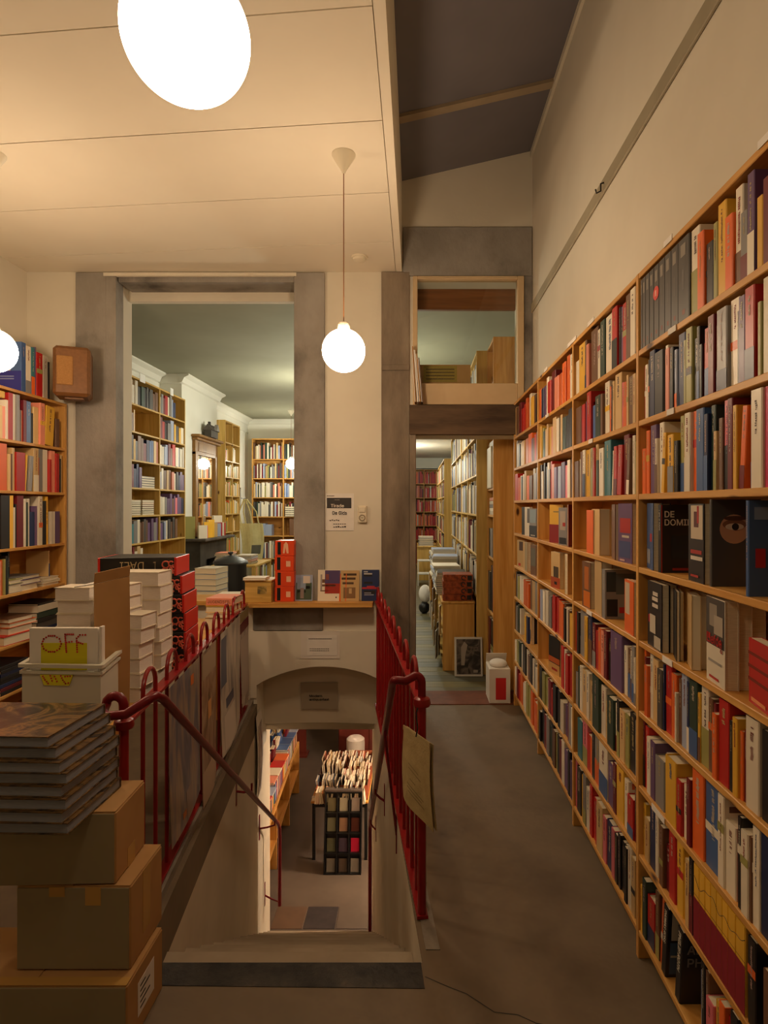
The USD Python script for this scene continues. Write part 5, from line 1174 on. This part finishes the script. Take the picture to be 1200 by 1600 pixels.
obj('picture_print', bx(0.018, 0.237, -0.0012, 0, 0.02, 0.332), poster_mat('photo_dark', [(24, 22, 22), (50, 44, 42), (110, 98, 88), (36, 32, 32)], 12), t)
obj('pale_figure', M().ext(Polygon([(0.06, 0.1), (0.09, 0.1), (0.1, 0.2), (0.12, 0.28), (0.09, 0.31), (0.06, 0.26)]), -0.002, -0.0012, 'xz').box(0.17, 0.21, -0.002, -0.0012, 0.035, 0.06), cm('#a09488'), t)
t = thing('carton', 'white carton with a red panel standing at the doorway threshold', 'carton', frame((0.572, 4.74, 0.006)))
CW = plain('carton_white', (222, 214, 202), 0.6)
obj('carton_body', cbx(0, 0.165, 0, 0.24, 0, 0.27), CW, t)
obj('open_flap', M().hexa([(0, 0.002, 0.27), (0.165, 0.002, 0.27), (0.165, 0.006, 0.27), (0, 0.006, 0.27), (0, -0.06, 0.30), (0.165, -0.06, 0.30), (0.165, -0.056, 0.302), (0, -0.056, 0.302)]) if False else M().hexa([(0, 0.236, 0.27), (0.165, 0.236, 0.27), (0.165, 0.24, 0.27), (0, 0.24, 0.27), (0.0, 0.20, 0.345), (0.165, 0.20, 0.345), (0.165, 0.204, 0.347), (0.0, 0.204, 0.347)]), CW, t)
obj('red_panel', bx(0.05, 0.13, -0.001, 0.0, 0.03, 0.20), plain('panel_red', (206, 40, 42), 0.5), t)
obj('white_lining', M().ball((0.085, 0.12, 0.285), 0.06, 2, (1.2, 1.5, 0.55)), PAPER, t, smooth=True)
t = thing('step_stool', 'white two-step stool at the end of the passage', 'step stool', frame((0.03, 11.7, 0)))
SWH = plain('stool_white', (206, 204, 196), 0.5)
for z, y0 in ((0.45, 0.25), (0.22, 0.0)):
    obj('tread', cbx(0, 0.3, y0, y0 + 0.25, z, z + 0.025), SWH, t)
for x in (0, 0.275):
    obj('side_panel', bx(x, x + 0.025, 0.25, 0.5, 0, 0.45), SWH, t); obj('side_panel', bx(x, x + 0.025, 0.0, 0.249, 0, 0.22), SWH, t)
t = thing('far_table', 'pine table carrying piles of magazines deep in the passage', 'table', frame((0.02, 12.6, 0)))
obj('tabletop', cbx(0, 0.42, 0, 1.2, 0.68, 0.71), YEL_Y, t); obj('end_panel', bx(0, 0.42, 0.02, 0.05, 0, 0.68), YEL_Z, t); obj('end_panel', bx(0, 0.42, 1.15, 1.18, 0, 0.68), YEL_Z, t)
for q in range(10):
    flat(0.05 + rng.uniform(0, 0.02), 12.62, 0.711 + 0.02 * q, 0.3, 0.3, 0.0196, 2, 'wglgwkwglw'[q])
t = thing('plastic_bag', 'black bag with a white bundle on the passage floor', 'bag', frame((0.12, 8.75, 0)))
obj('bag_body', M().ball((0, 0, 0.085), 0.09, 2, (0.9, 1, 0.95)), BLACK, t, smooth=True); obj('white_bundle', M().ball((0.01, 0.02, 0.28), 0.1, 2, (0.9, 0.9, 1.3)), PAPER, t, smooth=True)
t = thing('notice_board', 'yellow printed sheet in front of boards behind the transom glass', 'sign board', frame((0.0, 4.90, 2.301)))
obj('board', cbx(0, 0.44, 0, 0.02, 0.0, 0.385), CARD, t)
obj('yellow_sheet', bx(0.06, 0.33, -0.002, 0, 0.245, 0.375), plain('sheet_yellow', (150, 128, 44), 0.6), t)
for q in range(4):
    obj('printed_line', bx(0.08, 0.31, -0.0026, -0.002, 0.265 + 0.026 * q, 0.274 + 0.026 * q), cm('#5e4a1c'), t)

# ------------------------------------------------------------------ build the books
def book_parts(b):
    h, t, d = b['h'], b['t'], b['d']; w = min(0.0022 if t < 0.03 else 0.003, t * 0.22); c = w * 0.9
    P = [(d, 0), (c, 0), (0, c), (0, t - c), (c, t), (d, t), (d, t - w), (w + 0.001, t - w), (w + 0.001, w), (d, w)]
    n = len(P); v = [(x, y, 0) for x, y in P] + [(x, y, h) for x, y in P]
    f = [[i, i + n, (i + 1) % n + n] for i in range(n)] + [[i, (i + 1) % n + n, (i + 1) % n] for i in range(n)]
    f = [x[::-1] for x in f] if False else f
    for q in [(0, 1, 8, 9), (1, 2, 3, 8), (3, 7, 8), (3, 4, 7), (4, 5, 6, 7)]:
        for k in range(1, len(q) - 1):
            f.append([q[0] + n, q[k + 1] + n, q[k] + n]); f.append([q[0], q[k], q[k + 1]])
    r = 0.0 if d < 0.15 and t < 0.05 else 0.003
    return (np.array(v), np.array(f)), bx(w + 0.0008, d - 0.0015 - r, w, t - w, r + 0.0004, h - r - 0.0006).mesh()


def pix(b):
    w = np.array([b['m'] @ np.array([x, y, z, 1]) for x in (0, b['d']) for y in (0, b['t']) for z in (0, b['h'])])[:, :3]
    px, py = CX + F * w[:, 0] / w[:, 1], CY - F * (w[:, 2] - EYE) / w[:, 1]
    x0, x1, y0, y1 = max(0, px.min()), min(1200, px.max()), max(0, py.min()), min(1600, py.max())
    return px.mean(), py.mean(), max(0, x1 - x0) * max(0, y1 - y0)


for b in BOOKS:
    b['px'], b['py'], b['area'] = pix(b); b['name'] = PAL[b['c']][1]
    b['pinned'] = bool(b.get('label') or b.get('pile') or b.get('art') or b.get('art2') or b.get('setvol') or b.get('ochre'))
cand = sorted([b for b in BOOKS if (b['row'] or b['pinned']) and b['area'] > 0], key=lambda b: -b['area'] - 1e6 * bool(b.get('label') or b.get('pile') or b.get('art')))
chosen = [b for b in cand if b['row'] or b.get('label') or b.get('pile')][:330]
for b in chosen:
    b['own'] = True
NTH = ['first', 'second', 'third', 'fourth', 'fifth', 'sixth', 'seventh', 'eighth', 'ninth', 'tenth', 'eleventh', 'twelfth', 'thirteenth', 'fourteenth', 'fifteenth', 'sixteenth', 'seventeenth', 'eighteenth', 'nineteenth', 'twentieth'] + ['%dth' % k for k in range(21, 60)]
rows = {}
for b in BOOKS:
    if b['row'] and not b.get('pile'):
        rows.setdefault(b['row'], []).append(b)
taken = {b['label'] for b in BOOKS if b.get('label')}
for row, bs in rows.items():
    bs.sort(key=lambda b: (round(b['px'] / 2), b['py']))
    for k, b in enumerate(bs):
        lf = bs[k - 1]['name'] if k else None; rt = bs[k + 1]['name'] if k + 1 < len(bs) else None
        size = 'slim ' if b['t'] < 0.013 else 'thick ' if b['t'] > 0.034 else ''
        b['lab'] = ['%s%s book' % (size, b['name']), '%s book between %s and %s' % (b['name'], lf, rt) if lf and rt else '%s book at the %s end' % (b['name'], 'right' if lf else 'left'), None]
        if b.get('lying'):
            b['lab'][0] = '%s%s book lying flat' % (size, b['name'])
        if b.get('faceout'):
            b['lab'][0] = '%s paperback displayed face out' % b['name']
    for k, b in enumerate(bs):
        for form in (0, 1):
            if sum(x['lab'][form] == b['lab'][form] for x in bs) == 1:
                b['final'] = b['lab'][form] + ', ' + row; break
        else:
            b['final'] = '%s book, %s from the left, %s' % (b['name'], NTH[k], row)
        b['grp'] = b.get('grp') or 'books on the ' + row.replace('top of the left', 'top of the left')
for b in BOOKS:
    if b.get('pile'):
        nm, q, n = b['pile']; k = n - 1 - q
        b['final'] = 'white wrapped paperback, %s of the %s' % ('topmost' if k == 0 else NTH[k] + ' from the top', nm); b['grp'] = 'white wrapped paperbacks, ' + nm
VC = mat('assorted_covers', {'a': ('attribute', {'attribute': 'bookcolor'}), 'p': ('principled_bsdf', {'roughness': 0.45})}, [('a.color', 'p.base_color')])
sv, sf, sc, sn = [], [], [], 0
tr_ = random.Random(5)
for b in BOOKS:
    cover, pages = book_parts(b)
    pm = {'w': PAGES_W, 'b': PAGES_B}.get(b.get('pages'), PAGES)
    if not b.get('own'):
        base = np.clip(np.array(lin(PAL[b['c']][0])) * tr_.uniform(0.75, 1.2), 0, 1)
        for (v, f), col in ((cover, base), (pages, np.array(lin((224, 212, 186))))):
            v = np.asarray(v) @ b['m'][:3, :3].T + b['m'][:3, 3]
            sv.append(v); sf.append(np.asarray(f) + sn); sc.append(np.tile(col, (len(v), 1))); sn += len(v)
        continue
    p = thing('book', b.get('label') or b['final'], 'book', b['m'], group=b.get('grp'))
    h, t, d = b['h'], b['t'], b['d']
    cmat = ART if b.get('artbook') else cm(b['c'])
    cv = obj('cover', cover, cmat, p); obj('pages', pages, pm, p); p = cv
    e = 0.0005
    def side(u0, u1, v0, v1, y):
        return [(u0 * d, y, v0 * h), (u1 * d, y, v0 * h), (u1 * d, y, v1 * h), (u0 * d, y, v1 * h)]
    for k, (u0, u1, v0, v1, c) in enumerate(b.get('art', ())):
        obj('cover_art', M().quad(*side(u0, u1, v0, v1, -e * (1 + 0.4 * k))), cm(c), p)
    for k, (u0, u1, v0, v1, c) in enumerate(b.get('art2', ())):
        obj('cover_art', M().quad(*side(u0, u1, v0, v1, t + e * (1 + 0.4 * k))[::-1]), cm(c), p)
    for tx, u, v, hh, c in b.get('text', ()):
        obj('cover_lettering', lettering(tx, hh, (u * d, -0.004 if False else -e * 5, v * h), (1, 0, 0), (0, 0, 1), out=0.0, depth=0.0004, bold=True), cm(c), p)
    for tx, v, hh, c in b.get('sp', ()):
        if b.get('lying'):
            vv, f = lettering(tx, hh, (-e, (t - hh) / 2, h * 0.06), (0, 0, 1), (0, 1, 0), out=0.0, depth=0.0004)
        else:
            vv, f = lettering(tx, hh, (-e, t / 2 + hh / 2, h * 0.96), (0, 0, -1), (0, -1, 0), out=0.0, depth=0.0004, bold=True)
            vv[:, 2] = h * 0.96 + (vv[:, 2] - h * 0.96) * (h * v) / (h * 0.96 - vv[:, 2].min())
        obj('spine_lettering', (vv, f), cm(c), p)
    if b.get('eye'):
        cy_, cz_ = 0.46 * d, 0.66 * h; disc = lambda rx, rz, y, ox=0.0, oz=0.0: M().ext(Polygon([(cy_ + ox + rx * math.cos(a), cz_ + oz + rz * math.sin(a)) for a in np.linspace(0, 2 * math.pi, 28)[:-1]]), y - 0.0002, y, 'xz')
        obj('round_picture', disc(0.038, 0.038, -e), cm('#c89878'), p); obj('eyelid', disc(0.031, 0.013, -e * 2, 0, 0.012), cm('#8a5c44'), p); obj('eye_white', disc(0.024, 0.009, -e * 3, 0, 0.006), cm('#d8c4b0'), p); obj('iris', disc(0.009, 0.009, -e * 4, 0.002, 0.006), cm('#2a201c'), p)
        obj('brow', disc(0.03, 0.006, -e * 3, 0.002, 0.028), cm('#5a3a2a'), p)
        obj('faint_title', M().quad(*side(0.7, 0.95, 0.74, 0.78, -e)).quad(*side(0.62, 0.97, 0.64, 0.69, -e)).quad(*side(0.7, 0.9, 0.52, 0.56, -e)), cm('#7c6a64'), p)
        continue
    if b.get('artbook'):
        if b['py'] < 1130:
            m = M()
            for q in range(26):
                u, v = tr_.uniform(0.1, 0.9), tr_.uniform(0.05, 0.42); s = tr_.uniform(0.01, 0.03)
                m.add([(u * d, t + e, v * h), ((u + s) * d, t + e, (v + 0.02) * h), ((u + s * 0.6) * d, t + e, (v + 0.05) * h), ((u - 0.01) * d, t + e, (v + 0.03) * h)], [[0, 1, 2, 3]])
            obj('gold_lettering', m, plain('gold_ink', (196, 160, 96), 0.3), p)
        continue
    spine = lambda y0, y1, z0, z1, o=e: [(-o, y0 * t, z0 * h), (-o, y0 * t, z1 * h), (-o, y1 * t, z1 * h), (-o, y1 * t, z0 * h)]
    if b.get('setvol'):
        obj('volume_label', M().quad(*spine(0.3, 0.75, 0.78, 0.93)), cm('#8c8478'), p); obj('red_mark', M().quad(*spine(0.35, 0.6, 0.07, 0.13)), cm('#7a4434'), p); obj('thin_title', M().quad(*spine(0.45, 0.6, 0.38, 0.62)), cm('#66605c'), p)
        if abs(b['px'] - 1055) < 6:
            disc = M().ext(Polygon([(0.5 * t + 0.022 * math.cos(a), 0.62 * h + 0.022 * math.sin(a)) for a in np.linspace(0, 2 * math.pi, 20)[:-1]]), -0.0016, -0.0008, 'yz')
            obj('red_seal', disc, cm('#d8382c'), p); obj('seal_mark', bx(-0.0022, -0.0016, 0.35 * t, 0.65 * t, 0.58 * h, 0.66 * h), cm('#f0a090'), p)
        continue
    if b.get('ochre'):
        obj('crimson_band', M().quad(*spine(0, 1, 0.0, 0.56)), cm('#8a2030'), p); obj('rule', M().quad(*spine(0, 1, 0.60, 0.607)), cm('#5a4018'), p)
        yy = np.linspace(0, t, 14); gy = [b['m'][1, 3] + y for y in yy]; s_ = M().tube([(-0.0003, y, h * (0.80 + 0.05 * math.sin(95 * g) * math.sin(23 * g + 1) + 0.03 * math.sin(41 * g))) for y, g in zip(yy, gy)], 0.0007, 4)
        obj('ink_signature', s_, BLACK, p); continue
    if b.get('lying') or b.get('faceout') or t < 0.0085 or b['area'] < 260 or b.get('sp'):
        continue
    dark = sum(PAL[b['c']][0]) < 400; ink = cm(tr_.choice(['#b8ac98', '#b09c6c', '#a8908a'] if dark else ['#6a5a50', '#7a4a40', '#5a6480', '#8a3a30']))
    k = tr_.random()
    if k < 0.22:
        z = tr_.uniform(0.25, 0.55); obj('colour_band', M().quad(*spine(0, 1, 0.0, z)), cm(tr_.choice('kRBonwgbe')), p)
    elif k < 0.36:
        z = tr_.uniform(0.35, 0.6); obj('colour_band', M().quad(*spine(0, 1, z, z + 0.1)), cm(tr_.choice('roykew')), p)
    m = M(); z = tr_.uniform(0.9, 0.95); n = 0; zend = tr_.uniform(0.35, 0.75); wd = tr_.uniform(0.14, 0.3)
    while z > zend and n < 40:
        s = tr_.uniform(0.008, 0.022)
        if tr_.random() > 0.16:
            a0 = 0.5 - wd / 2 + tr_.uniform(-0.04, 0.04); m.quad(*spine(a0, a0 + wd * tr_.uniform(0.75, 1), z - s, z, e * 1.6)); n += 1
        z -= s + 0.006
    obj('spine_title', m, ink, p, kind='stuff')
    if tr_.random() < 0.5 and t > 0.014:
        m = M()
        for q in range(3):
            z = tr_.uniform(0.2, 0.85); m.quad(*side(0.12, tr_.uniform(0.5, 0.9), z, z + tr_.uniform(0.03, 0.12), -e))
        obj('cover_art', m, cm(tr_.choice('wgconrbk')), p, kind='stuff')
v, f, c = np.vstack(sv), np.vstack(sf), np.vstack(sc)
prim = obj('small_books', (v, f), VC, None, 'rows of smaller, more distant book spines filling the remaining shelves and boxes', 'books', kind='stuff')
UsdGeom.PrimvarsAPI(prim).CreatePrimvar('bookcolor', Sdf.ValueTypeNames.Color3fArray, 'vertex').Set(Vt.Vec3fArray.FromNumpy(c.astype(np.float32)))
for p in stage.GetPrimAtPath('/World').GetChildren():
    l = p.GetCustomDataByKey('label')
    if l and not 4 <= len(l.split()) <= 16:
        print('LABEL', len(l.split()), l)
